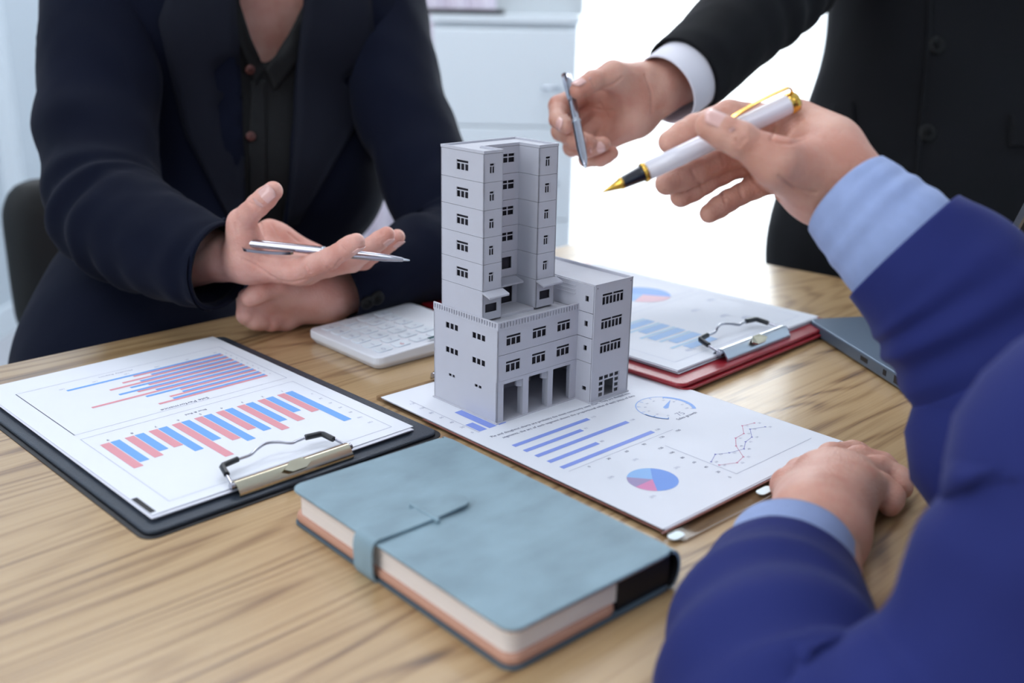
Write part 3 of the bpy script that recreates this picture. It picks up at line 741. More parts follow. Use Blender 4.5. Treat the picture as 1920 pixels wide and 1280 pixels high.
# ================================================================ calculator
cA = Vector((-0.196, 0.950)); cB = Vector((-0.119, 0.866)); cC = Vector((-0.121, 1.020))
ca = math.atan2((cC-cA).y, (cC-cA).x)
calc = empty('calculator', 'white desktop calculator lying between the charcoal clipboard and the model building', 'calculator', (cB.x, cB.y, TZ), ca)
cw, cl_ = 0.124, (cA-cB).length
m_ = MB()
P0 = roundrect(0, 0, cw, cl_, 0.008)
vs = [(x, y, 0.0) for x, y in roundrect(0.004, 0.004, cw-0.004, cl_-0.004, 0.007)] + [(x, y, 0.0055+0.0*x) for x, y in P0] + [(x, y, 0.0125+0.035*x) for x, y in P0]
q = len(P0)
m_.add(vs, [tuple(range(q))[::-1], tuple(range(2*q, 3*q))]+[(r*q+i, r*q+(i+1) % q, (r+1)*q+(i+1) % q, (r+1)*q+i) for r in (0, 1) for i in range(q)])
m_.build('body', M_calc, calc, bevel=0.0012)
keyme = None
for i in range(4):
    for j in range(6):
        x0 = 0.010+i*0.0205; y0 = 0.010+j*0.0168
        if keyme is None:
            k_ = MB(); k_.prism(roundrect(0, 0, 0.0165, 0.0128, 0.003, 3), 0.0, 0.0013); ko = k_.build('key', M_key, calc, bevel=0.0005); keyme = ko.data
        else:
            ko = ko.copy(); C.objects.link(ko); ko.parent = calc
        ko.location = (x0, y0, 0.0125+0.035*x0); ko.rotation_euler = (0, -math.atan(0.035), 0)
gl = MB(); chars = '0123456789+-x=%CM./<>ACE'
for i in range(4):
    for j in range(6): put_text(gl, chars[(i*6+j) % len(chars)], 0.0125+i*0.0205+0.003, 0.0115+j*0.0168, 0.008, 0, 0 if (i, j) != (1, 0) else 1, 0)
gl.v = [(x, y, 0.0140+0.035*x) for x, y, z in gl.v]
gl.build('key_marks', [M_inkl, mat('mark_red', rgb(190, 110, 120), .6)], calc)
dsp = MB(); dsp.box((0.0625, 0.0035, 0.0), (0.105, 0.0075, 0.0008)); do = dsp.build('display', M_lcd, calc, bevel=0.0003); do.location = (0, 0, 0.0125+0.035*0.1); do.rotation_euler = (0, 0, 0)
do.location.z = 0.0125+0.035*0.0625-0.0001; do.rotation_euler = (0, -math.atan(0.035), 0)

# ================================================================ laptop
lf = onz(1515, 597, .0135).xy; lh = onz(1742, 738, .0135).xy; ld = (lh-lf); ll = ld.length; ldn = ld.normalized(); la = math.atan2(ldn.y, ldn.x)+math.pi/2
lp = empty('laptop', 'slate grey open laptop at the table edge beneath the blue sleeve', 'laptop', (lf.x, lf.y, TZ), la)
# local: +x away to the right along the front edge, -y towards the hinge
m_ = MB(); m_.prism(roundrect(0, -ll, 0.33, 0, 0.010), 0.0015, 0.0135); m_.build('base', M_laptop, lp, bevel=0.0015)
for (x, y) in ((.03, -.03), (.30, -.03), (.03, -ll+.03), (.30, -ll+.03)): m_ = MB(); m_.box((x-.01, y-.004, 0), (x+.01, y+.004, .0016)); m_.build('rubber_foot', M_rubber, lp)
for (y0, y1, z0, z1) in ((-0.118, -0.106, .006, .010), (-0.150, -0.145, .0055, .0105), (-0.178, -0.163, .0045, .0115)):
    p = MB(); p.box((-0.0004, y0, z0), (0.004, y1, z1)); p.build('port', M_port, lp)
km = None
for r in range(5):
    for c in range(13):
        if km is None:
            k_ = MB(); k_.box((0, 0, 0), (0.0185, 0.0165, 0.0012)); ko = k_.build('key', M_port, lp); km = ko
        else: ko = km.copy(); C.objects.link(ko); ko.parent = lp
        ko.location = (0.030+c*0.0208, -0.115-r*0.0195-0.0165, 0.0134)
m_ = MB(); m_.box((0.11, -0.095, 0.01345), (0.22, -0.025, 0.0138)); m_.build('touchpad', M_laptop, lp)
lid = MB(); tl = math.radians(25)
ML = Matrix.Translation((0, -ll+0.004, 0.014)) @ Matrix.Rotation(tl, 4, 'X')
P_ = [(x, y) for x, y in roundrect(0, 0, 0.33, 0.205, 0.010)]
lid.prism([(x, y) for x, y in P_], 0, 0.005, 0, ML @ Matrix.Rotation(math.radians(90), 4, 'X'))
lo_ = lid.build('lid', M_laptopd, lp, bevel=0.001)
sc_ = MB(); sc_.prism(roundrect(0.008, 0.012, 0.322, 0.198, 0.004), -0.0006, 0.0002, 0, ML @ Matrix.Rotation(math.radians(90), 4, 'X')); sc_.build('screen', M_port, lp)
rm = MB(); rm.prism([(-0.0012, 0.0), (0.0012, 0.0), (0.0012, 0.2), (-0.0012, 0.2)], -0.0004, 0.0056, 0, ML @ Matrix.Rotation(math.radians(90), 4, 'X')); rm.build('lid_rim', M_steel, lp)
# ================================================================ model building
BO = (-0.01019, 0.74277, TZ+0.0043); BA = 0.74953
bd = empty('model_building', 'grey plastic architectural model of a tower block standing on the printed pages', 'building model', BO, BA)
S3 = 0.001
AX = {'left': (Vector((0, -1, 0)), Vector((-1, 0, 0))), 'front': (Vector((1, 0, 0)), Vector((0, -1, 0))), 'right': (Vector((0, 1, 0)), Vector((1, 0, 0))), 'back': (Vector((-1, 0, 0)), Vector((0, 1, 0)))}
def panel(mb, o, face, wd, h, holes=(), t=0.9, n0=0.0, mi=0):
    """wall with real openings; o = start corner (mm), a runs along the face seen from outside"""
    A, Nn = AX[face]; o = Vector(o); Z = Vector((0, 0, 1))
    xs = sorted({0.0, wd, *[c for q in holes for c in (q[0], q[2])]}); zs = sorted({0.0, h, *[c for q in holes for c in (q[1], q[3])]})
    nx, nz = len(xs), len(zs)
    def solid(i, j):
        if i < 0 or j < 0 or i >= nx-1 or j >= nz-1: return False
        cx, cz = (xs[i]+xs[i+1])/2, (zs[j]+zs[j+1])/2
        return not any(q[0] < cx < q[2] and q[1] < cz < q[3] for q in holes)
    vs = [(o+A*x+Z*z+Nn*(n0-n))*S3 for n in (0, t) for x in xs for z in zs]
    I = lambda l, i, j: l*nx*nz+i*nz+j
    fs = []
    for i in range(nx-1):
        for j in range(nz-1):
            if not solid(i, j): continue
            fs.append((I(0, i, j), I(0, i+1, j), I(0, i+1, j+1), I(0, i, j+1))); fs.append((I(1, i, j), I(1, i, j+1), I(1, i+1, j+1), I(1, i+1, j)))
            if not solid(i-1, j): fs.append((I(0, i, j), I(0, i, j+1), I(1, i, j+1), I(1, i, j)))
            if not solid(i+1, j): fs.append((I(0, i+1, j), I(1, i+1, j), I(1, i+1, j+1), I(0, i+1, j+1)))
            if not solid(i, j-1): fs.append((I(0, i, j), I(1, i, j), I(1, i+1, j), I(0, i+1, j)))
            if not solid(i, j+1): fs.append((I(0, i, j+1), I(0, i+1, j+1), I(1, i+1, j+1), I(1, i, j+1)))
    mb.add(vs, fs, mi)
def panes(kind, w_, h):
    if kind == 't3':
        g = 0.95; pw = (w_-0.6-2*g)/3
        return [(0.2, h-1.9, w_-0.2, h-0.25)]+[(0.3+i*(pw+g), 0.25, 0.3+i*(pw+g)+pw, h-2.75) for i in range(3)]
    if kind == 't2': return [(0.2, h-1.7, w_-0.7, h-0.2), (0.3, 0.2, 2.0, h-2.4), (2.8, 0.2, 4.4, h-2.4)]
    if kind == 't6':
        g = 1.0; pw = (w_-0.6-5*g)/6
        return [(0.2, h-1.9, w_/2-0.7, h-0.25), (w_/2+0.3, h-1.9, w_-0.2, h-0.25)]+[(0.3+i*(pw+g), 0.25, 0.3+i*(pw+g)+pw, h-2.8) for i in range(6)]
    if kind == 'p3': return [(0.2+i*5.3, 0.2, 0.2+i*5.3+3.9, h-0.2) for i in range(3)]
    if kind == 'g32':
        g = 1.0; pw = (w_-0.4-2*g)/3
        return [(0.2+i*(pw+g), 0.2, 0.2+i*(pw+g)+pw, h-3.1) for i in range(3)]+[(0.2+i*(pw+g), h-2.2, 0.2+i*(pw+g)+pw, h-0.2) for i in range(3)]
    if kind == 'v2': return [(0.1, 0.1, w_/2-0.5, h-0.1), (w_/2+0.5, 0.1, w_-0.1, h-0.1)]
    if kind == 'door':
        H = [(7.0, 0.0, 17.8, 13.4)]
        for k in range(4): H.append((0.4+6.25*k, 14.6, 0.4+6.25*k+4.6, 17.6))
        for k in range(3): H += [(0.4, 0.3+4.75*k, 5.0, 3.4+4.75*k), (19.2, 0.3+4.75*k, 23.8, 3.4+4.75*k)]
        return H
def wall(mb, parent, o, face, wd, h, wins=(), t=0.9):
    """wins: (a, z, w, h, kind); kind None is a plain opening, others get a recessed window of their own"""
    panel(mb, o, face, wd, h, [(a, z, a+ww, z+hh) for a, z, ww, hh, k in wins], t)
    return [(o, face, q) for q in wins if q[4]]
def add_windows(parent, lst):
    for (o, face, (a, z, ww, hh, k)) in lst:
        m_ = MB(); A = AX[face][0]
        panel(m_, Vector(o)+A*a+Vector((0, 0, z)), face, ww, hh, panes(k, ww, hh), 0.35, -0.35)
        m_.build('window', M_plastic, parent)
def mmbox(mb, a, b_, mi=0): mb.box([x*S3 for x in a], [x*S3 for x in b_], mi)
U0, U1, UW_, VB, DW = -0.6, 86.2, 131.0, 77.0, 17.5
# ground plate
m_ = MB(); m_.prism([(x*S3, y*S3) for x, y in ((U0-1.2, -1.0), (U1-1, -1.0), (U1-1, -DW-1.0), (UW_+1.2, -DW-1.0), (UW_+1.2, VB+1), (U0-1.2, VB+1))], -0.0003, 0.0007); m_.build('ground_plate', M_plastic, bd, bevel=0.0002)
# base block: left wall (one continuous panel), front storeys, wing
b = MB()
L_ = wall(b, bd, (U0, VB, 0.7), 'left', VB, 74.4, [(77-62.0, 62.4, 15.4, 5.0, 'p3'), (77-29.6, 61.9, 15.2, 5.0, 'p3'), (77-62.0, 42.0, 15.2, 5.0, 'p3'), (77-29.6, 41.7, 15.2, 5.0, 'p3'), (77-58.3, 22.7, 3.4, 2.3, None), (77-53.8, 22.7, 3.4, 2.3, None), (77-26.3, 22.7, 3.4, 2.3, None), (77-21.8, 22.7, 3.4, 2.3, None)], 0.9)
lw = b.build('side_wall', M_plastic, bd); add_windows(lw, L_)
b = MB(); G = [(6.6, 0.0, 20.6, 30.2), (33.2, 0.0, 21.4, 30.2), (60.0, 0.0, 20.4, 30.2)]
panel(b, (U0, 0, 0.7), 'front', U1-U0, 33.1, [(a, z, a+w_, z+h) for a, z, w_, h in G], 1.6)
for a in (27.2-0.6, 54.6-0.6): mmbox(b, (a, 1.6, 0.7), (a+6.2, 6.4, 33.0))
for a in (27.2-0.6, 54.6-0.6): b.prism([((a-0.1)*S3, 0.0016), ((a-0.1)*S3, 0.0064), ((a-3.0)*S3, 0.0064), ((a-3.0)*S3, 0.0045)], 0.024, 0.0305)
mmbox(b, (U0+1.6, 1.6, 0.7), (U0+5.0, 6.0, 33.0)); mmbox(b, (U1-5.0, 1.6, 0.7), (U1-1.6, 6.0, 33.0))
b.build('ground_storey', M_plastic, bd)
b = MB(); mmbox(b, (U0+1.6, 1.7, 33.0), (U1-1.5, VB-1.6, 33.6)); mmbox(b, (U0+1.6, 52, 0.7), (U1-1.5, 53, 33.0)); b.build('inner_floor', M_plastic, bd)
for z0 in (34.0, 55.0):
    b = MB(); W = [(8.7, 5.9, 15.0, 8.9, 't3'), (36.3, 6.1, 14.8, 8.8, 't3'), (63.4, 6.4, 14.6, 8.7, 't3')] if z0 < 50 else [(8.9, 6.1, 15.0, 8.4, 't3'), (36.4, 6.2, 14.8, 8.4, 't3'), (63.5, 6.4, 14.6, 8.4, 't3')]
    L_ = wall(b, bd, (U0, 0, z0), 'front', U1-U0, 20.6, W); so = b.build('storey', M_plastic, bd); add_windows(so, L_)
b = MB(); mmbox(b, (U0+1.6, 1.6, 54.2), (U1-1.5, VB-1.6, 54.8)); b.build('inner_floor', M_shade_in, bd)
b = MB(); panel(b, (UW_, VB, 0.7), 'back', UW_-U0, 74.5, [(20, 40, 26, 44), (20, 60, 26, 64), (60, 40, 75, 48), (60, 60, 75, 68)], 1.4); b.build('rear_wall', M_plastic, bd)
b = MB(); mmbox(b, (U0, 0, 75.3), (U1, VB, 76.9)); b.build('base_roof', M_plasti2, bd)
# parapet with balusters
b = MB()
mmbox(b, (U0-0.4, -0.4, 75.2), (U1, 0.9, 76.3)); mmbox(b, (U0-0.4, -0.4, 80.3), (U1, 0.9, 81.3)); mmbox(b, (U0, 0.6, 76.3), (U1, 0.9, 80.3))
mmbox(b, (U0-0.4, 0.9, 75.2), (U0+0.9, VB, 76.3)); mmbox(b, (U0-0.4, 0.9, 80.3), (U0+0.9, VB, 81.3)); mmbox(b, (U0+0.6, 0.9, 76.3), (U0+0.9, VB, 80.3))
mmbox(b, (U0-0.4, -0.4, 76.3), (U0+1.4, 1.4, 80.3)); mmbox(b, (U1-1.3, -0.4, 76.3), (U1, 0.9, 80.3)); mmbox(b, (U0-0.4, VB-1.4, 76.3), (U0+0.9, VB, 80.3))
b.build('parapet', M_plastic, bd)
b = MB()
for i in range(27): u = 3.4+3.04*i; mmbox(b, (u, -0.35, 76.3), (u+1.4, 0.62, 80.3))
for i in range(24): v = 3.6+3.0*i; mmbox(b, (U0-0.35, v, 76.3), (U0+0.62, v+1.3, 80.3))
b.build('baluster_row', M_plastic, bd, kind='stuff')
# wing
WF = ((0.7, 33.2, [(9.0, 2.4, 24.6, 17.9, 'door')]), (34.0, 20.7, [(8.6, 6.6, 25.2, 9.0, 't6')]), (55.0, 20.6, [(8.7, 6.0, 25.2, 9.0, 't6')]), (75.8, 22.6, [(8.9, 5.6, 25.2, 9.3, 't6')]))
WS = ([(DW-10.8, 8.8, 4.6, 3.4, None)], [(DW-10.4, 9.4, 3.6, 4.4, None)], [(DW-10.8, 8.8, 3.6, 4.6, None)], [(DW-10.2, 8.6, 3.6, 4.6, None)])
b = MB(); L_ = []
panel(b, (U1, -DW, 0.7), 'front', UW_-U1, 98.6, [(q[0], z0-0.7+q[1], q[0]+q[2], z0-0.7+q[1]+q[3]) for z0, h, W in WF for q in W], 0.9)
for z0, h, W in WF: L_ += [((U1, -DW, z0), 'front', q) for q in W]
fo = b.build('wing_front', M_plastic, bd); add_windows(fo, L_)
for k, (z0, h, W) in enumerate(WF):
    b = MB(); o = (U1, 0.0, z0); A, Nn = AX['left']
    hs = [(-DW+0, 0)]
    q = WS[k][0]; a0 = DW-q[0]-q[2]      # left face runs towards -v
    panel(b, (U1, 0.0, z0), 'left', DW-1.4, h-0.3, [(6.9+0.2, q[1], 6.9+0.2+q[2], q[1]+q[3])], 1.4)
    if k == 3:
        panel(b, (U1, VB-1.4, z0+1.3), 'left', VB-1.4, h-1.6, (), 1.2, -0.35)
        for zz_ in (88.0, 91.2, 94.6): b.box((0.0858, 0.0042, zz_*S3), (0.0866, 0.026, (zz_+0.4)*S3))
    b.build('storey', M_plastic, bd)
b = MB(); panel(b, (UW_, -DW, 0.7), 'right', VB+DW, 98.6, [(20, 60, 32, 68), (20, 40, 32, 48), (8, 84, 13, 90), (8, 62, 13, 70)], 1.4); b.build('wing_side_wall', M_plastic, bd)
b = MB(); mmbox(b, (U1+1.2, -DW+1.4, 96.6), (UW_-1.2, VB-1.2, 97.4)); b.build('wing_roof', M_plasti2, bd)
b = MB(); panel(b, (UW_, VB, 75.6), 'back', UW_-U1, 23.7, [(20, 8, 30, 16)], 1.2); mmbox(b, (U1-0.2, -DW-0.2, 98.9), (UW_+0.2, -DW+1.2, 99.6)); mmbox(b, (U1-0.2, -DW+1.2, 98.9), (U1+1.1, VB+0.2, 99.6)); mmbox(b, (UW_-1.1, -DW+1.2, 98.9), (UW_+0.2, VB+0.2, 99.6)); mmbox(b, (U1+1.1, VB-1.1, 98.9), (UW_-1.1, VB+0.2, 99.6))
b.build('wing_coping', M_plastic, bd)
b = MB(); mmbox(b, (U1+1.4, -DW+1.4, 33.6), (UW_-1.4, VB-1.4, 34.2)); b.build('inner_floor', M_shade_in, bd)
m_ = MB()
for (u, z) in ((89.0, 96.3), (128.4, 96.6)): m_.tube([(u*S3, -0.01751, z*S3), (u*S3, -0.01744, z*S3)], 0.0005, 8)
m_.build('pin_hole', M_shade_in, bd)
# tower
T0, T1, V0, V1, PL, PR_, VR = -0.2, 76.0, 18.0, 67.5, 18.7, 55.8, 40.6
lv = [78.6, 101.9, 122.4, 142.9, 163.4, 183.9, 204.6]
for k in range(6):
    z0 = lv[k]; h = lv[k+1]-z0-(0.28 if k < 5 else 0); b = MB(); L_ = []
    if k:
        zw = 6.3
        L_ += wall(b, bd, (T0, V1, z0), 'left', V1-V0, h, [(V1-49.2, zw-0.1, 13.6, 7.7, 't3')])
        L_ += wall(b, bd, (T0, V0, z0), 'front', PL-T0, h, [(5.9, zw, 4.8, 7.3, 't2')])
        L_ += wall(b, bd, (PR_, V0, z0), 'front', T1-PR_, h, [(6.9, zw+0.2, 5.4, 7.4, 't2')])
        if k > 1: L_ += wall(b, bd, (PL, VR, z0), 'front', PR_-PL, h, [(12.3, 8.2, 20.0, 7.0, 'g32')])
        else: wall(b, bd, (PL, VR, z0), 'front', PR_-PL, h, [(10.3, 6.2, 20.6, 9.6, None)])
        bw = [(20, 7, 14, 8, None), (46, 7, 10, 7, None)]
    else:
        wall(b, bd, (T0, V1, z0), 'left', V1-V0, h)
        wall(b, bd, (T0, V0, z0), 'front', PL-T0, h, [(2.5, 5.8, 12.0, 6.8, None)])
        wall(b, bd, (PR_, V0, z0), 'front', T1-PR_, h, [(3.8, 6.0, 11.7, 7.1, None)])
        wall(b, bd, (PL, VR, z0), 'front', PR_-PL, h, [(14.0, 1.5, 18.4, 13.2, None)])
        bw = [(46, 5, 10, 7, None)]
    wall(b, bd, (PL, V0, z0), 'right', VR-V0, h); wall(b, bd, (PR_, VR, z0), 'left', VR-V0, h)
    wall(b, bd, (T1, V0, z0), 'right', V1-V0, h); wall(b, bd, (T1, V1, z0), 'back', T1-T0, h, bw)
    so = b.build('tower_storey', M_plastic, bd); add_windows(so, L_)
def cring(z0, z1, out, inn, mi=0):
    """C-shaped band along the tower outline"""
    mb = MB()
    mmbox(mb, (T0-out, V0-out, z0), (PL+out, V0+inn, z1)); mmbox(mb, (PR_-out, V0-out, z0), (T1+out, V0+inn, z1))
    mmbox(mb, (T0-out, V0+inn, z0), (T0+inn, V1+out, z1)); mmbox(mb, (T1-inn, V0+inn, z0), (T1+out, V1+out, z1)); mmbox(mb, (T0+inn, V1-inn, z0), (T1-inn, V1+out, z1))
    mmbox(mb, (PL-inn, V0+inn, z0), (PL+out, VR+inn, z1)); mmbox(mb, (PR_-out, V0+inn, z0), (PR_+inn, VR+inn, z1)); mmbox(mb, (PL+out, VR-out, z0), (PR_-out, VR+inn, z1))
    return mb
cring(204.85, 207.0, 0.25, 1.3).build('tower_parapet', M_plastic, bd)
b = MB(); b.prism([(x*S3, y*S3) for x, y in ((T0+1, V0+1), (PL-1, V0+1), (PL-1, VR+1), (PR_+1, VR+1), (PR_+1, V0+1), (T1-1, V0+1), (T1-1, V1-1), (T0+1, V1-1))], 0.2047, 0.2055); b.build('tower_roof', M_plasti2, bd)
b = MB(); b.prism([((PL-6.5)*S3, (V0+1.3)*S3), ((PL-1.3)*S3, (V0+1.3)*S3), ((PL-1.3)*S3, (VR+1)*S3), ((PL-2.6)*S3, (VR+1)*S3), ((PL-2.6)*S3, (V0+6)*S3)], 0.2055, 0.2064); b.build('roof_kerb', M_plastic, bd)
for z0 in lv[1:6]:
    b = MB(); b.prism([(x*S3, y*S3) for x, y in ((T0+1.6, V0+1.6), (PL-1.6, V0+1.6), (PL-1.6, VR+1.6), (PR_+1.6, VR+1.6), (PR_+1.6, V0+1.6), (T1-1.6, V0+1.6), (T1-1.6, V1-1.6), (T0+1.6, V1-1.6))], (z0-0.5)*S3, (z0+0.3)*S3); b.build('inner_floor', M_shade_in, bd)
b = MB(); mmbox(b, (PL+0.8, V0+1.2, 76.9), (PR_-0.8, VR-0.6, 79.2)); b.build('terrace_slab', M_plasti2, bd, bevel=0.0002)
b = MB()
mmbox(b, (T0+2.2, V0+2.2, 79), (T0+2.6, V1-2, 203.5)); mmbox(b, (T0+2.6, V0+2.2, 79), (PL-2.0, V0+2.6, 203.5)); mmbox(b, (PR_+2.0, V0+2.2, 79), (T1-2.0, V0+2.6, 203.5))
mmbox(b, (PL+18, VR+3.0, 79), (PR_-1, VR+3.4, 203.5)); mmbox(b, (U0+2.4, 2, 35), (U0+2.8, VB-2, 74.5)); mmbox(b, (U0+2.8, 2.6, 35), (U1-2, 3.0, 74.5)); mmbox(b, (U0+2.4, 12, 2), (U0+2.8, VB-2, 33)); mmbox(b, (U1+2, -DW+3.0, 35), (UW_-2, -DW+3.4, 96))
b.build('shade_liner', M_shade_in, bd)  # dark sheets added behind the panes to deepen the shade
# ribbed awnings
def awning(u0, u1, vb, z, depth, name='awning'):
    r = bd
    mb = MB(); n = int((u1-u0)/1.05); vs = []
    for i in range(n*4+1):
        u = u0+(u1-u0)*i/(n*4); zz_ = 0.45*math.cos(i*math.pi/2)
        for (v, dz) in ((vb, 2.6), (vb-depth, 0.0)): vs.append((u*S3, v*S3, (z+dz+zz_)*S3))
        for (v, dz) in ((vb, 1.4), (vb-depth, -1.1)): vs.append((u*S3, v*S3, (z+dz+zz_)*S3))
    fs = []
    for i in range(n*4):
        a = 4*i; c = a+4; fs += [(a, a+1, c+1, c), (a+2, c+2, c+3, a+3), (a+1, a+3, c+3, c+1), (a, c, c+2, a+2)]
    fs += [(0, 2, 3, 1), (len(vs)-4, len(vs)-3, len(vs)-1, len(vs)-2)]
    mb.add(vs, fs); mb.build(name, M_plastic, r)
awning(-0.8, 19.4, V0-0.1, 98.6, 8.2); awning(55.4, 77.0, V0-0.1, 98.6, 8.2); awning(27.0, 53.2, VR-0.1, 98.6, 10.5)
# ================================================================ people
def nail(parent, a, b_, r, dors, m, wf=0.82):
    """fingernail laid on the distal segment a->b"""
    a = np.array(a, float); b_ = np.array(b_, float); ax = b_-a; L = np.linalg.norm(ax); ax /= L
    d = np.array(dors, float); d -= ax*(d@ax); d /= np.linalg.norm(d); s_ = np.cross(ax, d)
    V = []; nu, nv = 7, 9
    for i in range(nu):
        t = i/(nu-1)
        for j in range(nv):
            u = -1+2*j/(nv-1)
            th = u*0.95*wf*(1-0.0*t)
            base = L*0.30-0.0022*(1-u*u)*(1 if i == 0 else 0)
            x = base+(L*0.95+r*0.62-0.003*u*u-base)*t
            fall = max(0, (x-L)/r); rr = (r*1.035)*math.sqrt(max(0.05, 1-(fall*0.8)**2))+0.0001
            V.append(a+ax*x+(d*math.cos(th)+s_*math.sin(th))*rr)
    F = np.array([(i*nv+j, (i+1)*nv+j, (i+1)*nv+j+1, i*nv+j+1) for i in range(nu-1) for j in range(nv-1)])
    o = np_obj('fingernail', np.array(V), F, m, parent)
    so = o.modifiers.new('thick', 'SOLIDIFY'); so.thickness = 0.0007; so.offset = 0
    return o
CHK = []
def to_px(V):
    q = V-np.array(EYE); fw = q[:, 1]*math.cos(PITCH)-q[:, 2]*math.sin(PITCH); up = q[:, 1]*math.sin(PITCH)+q[:, 2]*math.cos(PITCH)
    X = FPX*q[:, 0]/fw; Y = -FPX*up/fw
    return 960+X*math.cos(ROLL)-Y*math.sin(ROLL), 640+X*math.sin(ROLL)+Y*math.cos(ROLL)
def creases(V, F, lines, w=2.0, amp=.0011):
    """skin folds pressed into the near side of a hand; lines are given on the photograph"""
    N = vnormals(V, F); x, y = to_px(V); r = V-np.array(EYE); near = (N*r).sum(1) < 0; push = np.zeros(len(V))
    for L in lines:
        dm = np.full(len(V), 1e9)
        for (a, b_) in zip(L[:-1], L[1:]):
            dx, dy = b_[0]-a[0], b_[1]-a[1]; t = np.clip(((x-a[0])*dx+(y-a[1])*dy)/(dx*dx+dy*dy), 0, 1)
            dm = np.minimum(dm, np.hypot(x-a[0]-t*dx, y-a[1]-t*dy))
        push = np.maximum(push, np.exp(-(dm/w)**2))
    return V-N*(push*near*amp)[:, None]
def make_hand(P, fingers, res=0.0011):
    """P: list of palm capsules (a, b, ra, rb, k) in world space; fingers: list of dict(pts, r)"""
    allp = [np.array(q, float) for c in P for q in c[:2]]+[np.array(q, float) for f in fingers for q in f['pts']]
    lo = np.min(allp, 0)-0.03; hi = np.max(allp, 0)+0.03
    F = Field(lo, hi, res)
    for (a, b_, ra, rb, k) in P: F.cap(a, b_, ra, rb, k)
    Pf = F.D.copy()
    for f in fingers:
        F.finger(Pf, [np.array(q, float) for q in f['pts']], f['r'], f.get('k', 0.007), 0.0025)
    V, Fc = F.mesh(2)
    return V, Fc
def fchain(pts, r):
    """adds waist points between joints so that knuckles and pads read"""
    P = [np.array(p, float) for p in pts]; o = [P[0]]; R = [r[0]]
    for i in range(len(P)-1):
        m_ = (P[i]+P[i+1])/2
        if i < len(P)-2 or True:
            o.append(m_); R.append((r[i]+r[i+1])/2*(0.93 if i < len(P)-2 else 1.04))
        o.append(P[i+1]); R.append(r[i+1])
    return dict(pts=o, r=R)
def person_body(name_label, root, meshes, m):
    V = []; F = []; k = 0
    for v, f in meshes: V.append(v); F.append(f+k); k += len(v)
    o = np_obj('body', np.concatenate(V), np.concatenate(F), m, root)
    return o
def lens(tag_, pts):
    P = [Vector(p) for p in pts]; CHK.append((tag_, [round((P[i+1]-P[i]).length*1000) for i in range(len(P)-1)]))
def head_field(c, fwd, scale=1.0):
    """simple head: skull, jaw, nose, ears, eye sockets, lips; c centre of the head, fwd horizontal facing direction"""
    f = Vector(fwd).normalized(); u = Vector((0, 0, 1)); s_ = f.cross(u); M = np.array([s_, f, u]).T
    p = lambda x, y, z: np.array(Vector(c)+s_*x*scale+f*y*scale+u*z*scale)
    F = Field(np.array(c)-0.17, np.array(c)+0.17, 0.0045)
    F.ell(p(0, -0.012, 0.030), (0.076*scale, 0.094*scale, 0.088*scale), M, 0.01)
    F.ell(p(0, 0.022, -0.040), (0.058*scale, 0.066*scale, 0.070*scale), M, 0.03)
    F.cap(p(0, 0.078, -0.086), p(0, 0.074, -0.078), 0.018, 0.018, 0.03)
    for q in (-1, 1):
        F.ell(p(0.034*q, 0.080, 0.006), (0.017, 0.014, 0.011), M, 0.012, cut=True)
        F.cap(p(0.014*q, 0.088, 0.022), p(0.048*q, 0.078, 0.024), 0.006, 0.005, 0.012)
        F.ell(p(0.033*q, 0.070, 0.004), (0.013, 0.013, 0.012), M, 0.002)
        F.ell(p(0.078*q, -0.008, -0.004), (0.007, 0.019, 0.031), M, 0.006)
        F.cap(p(0.010*q, 0.096, -0.028), p(0.008*q, 0.094, -0.027), 0.007, 0.006, 0.008)
    F.cap(p(0, 0.092, 0.012), p(0, 0.110, -0.026), 0.007, 0.010, 0.008)
    F.cap(p(-0.020, 0.084, -0.055), p(0.020, 0.084, -0.055), 0.006, 0.006, 0.006); F.cap(p(-0.017, 0.083, -0.064), p(0.017, 0.083, -0.064), 0.007, 0.007, 0.005)
    F.cap(p(0, -0.03, -0.05), p(0, -0.045, -0.17), 0.052, 0.056, 0.02)
    return F.mesh(2), p, M
M_hair = mat('black_hair', rgb(24, 20, 20), 0.5, noise=0.3, nscale=60, stretch=(8, 1, 1))
M_eye = mat('eye_white', rgb(230, 228, 226), 0.2); M_iris = mat('iris', rgb(40, 26, 20), 0.2)
def add_head(root, c, fwd):
    (V, F), p, M = head_field(c, fwd)
    hf = Field(np.array(c)-0.17, np.array(c)+0.17, 0.005)
    hf.ell(p(0, -0.020, 0.040), (0.084, 0.098, 0.092), M, 0.01); hf.ell(p(0, -0.055, -0.01), (0.078, 0.060, 0.075), M, 0.03)
    hf.ell(p(0, 0.105, -0.030), (0.090, 0.075, 0.100), M, 0.01, cut=True)
    hv, hF = hf.mesh(2); hv = hv+vnormals(hv, hF)*(wrinkle(hv, 4)*0.002)[:, None]
    np_obj('hair', hv, hF, M_hair, root)
    for q in (-1, 1):
        e = MB(); cc = Vector(p(0.033*q, 0.0775, 0.005)); f = Vector(fwd).normalized()
        e.lathe(cc, cc+f*0.0062, [(0, 0.0105), (0.5, 0.009), (0.8, 0.006), (0.98, 0.002)], 14, 0); e.lathe(cc+f*0.0050, cc+f*0.0068, [(0, 0.0052), (0.7, 0.0045), (1, 0.001)], 12, 1)
        local(e.build('eye', [M_eye, M_iris], None), root)
    return V, F
def cloth_field(lo, hi, caps, res=0.008, amp=0.004, seed=0.0, k=0.05, freq=1.0):
    F = Field(lo, hi, res)
    for c in caps:
        F.cap(c[0], c[1], c[2], c[3], c[4] if len(c) > 4 else k)
    V, Fc = F.mesh(3)
    V = V+vnormals(V, Fc)*((wrinkle(V, freq, seed)+0.7*wrinkle(V, freq*0.7, seed+3, True))*amp)[:, None]
    return V, Fc
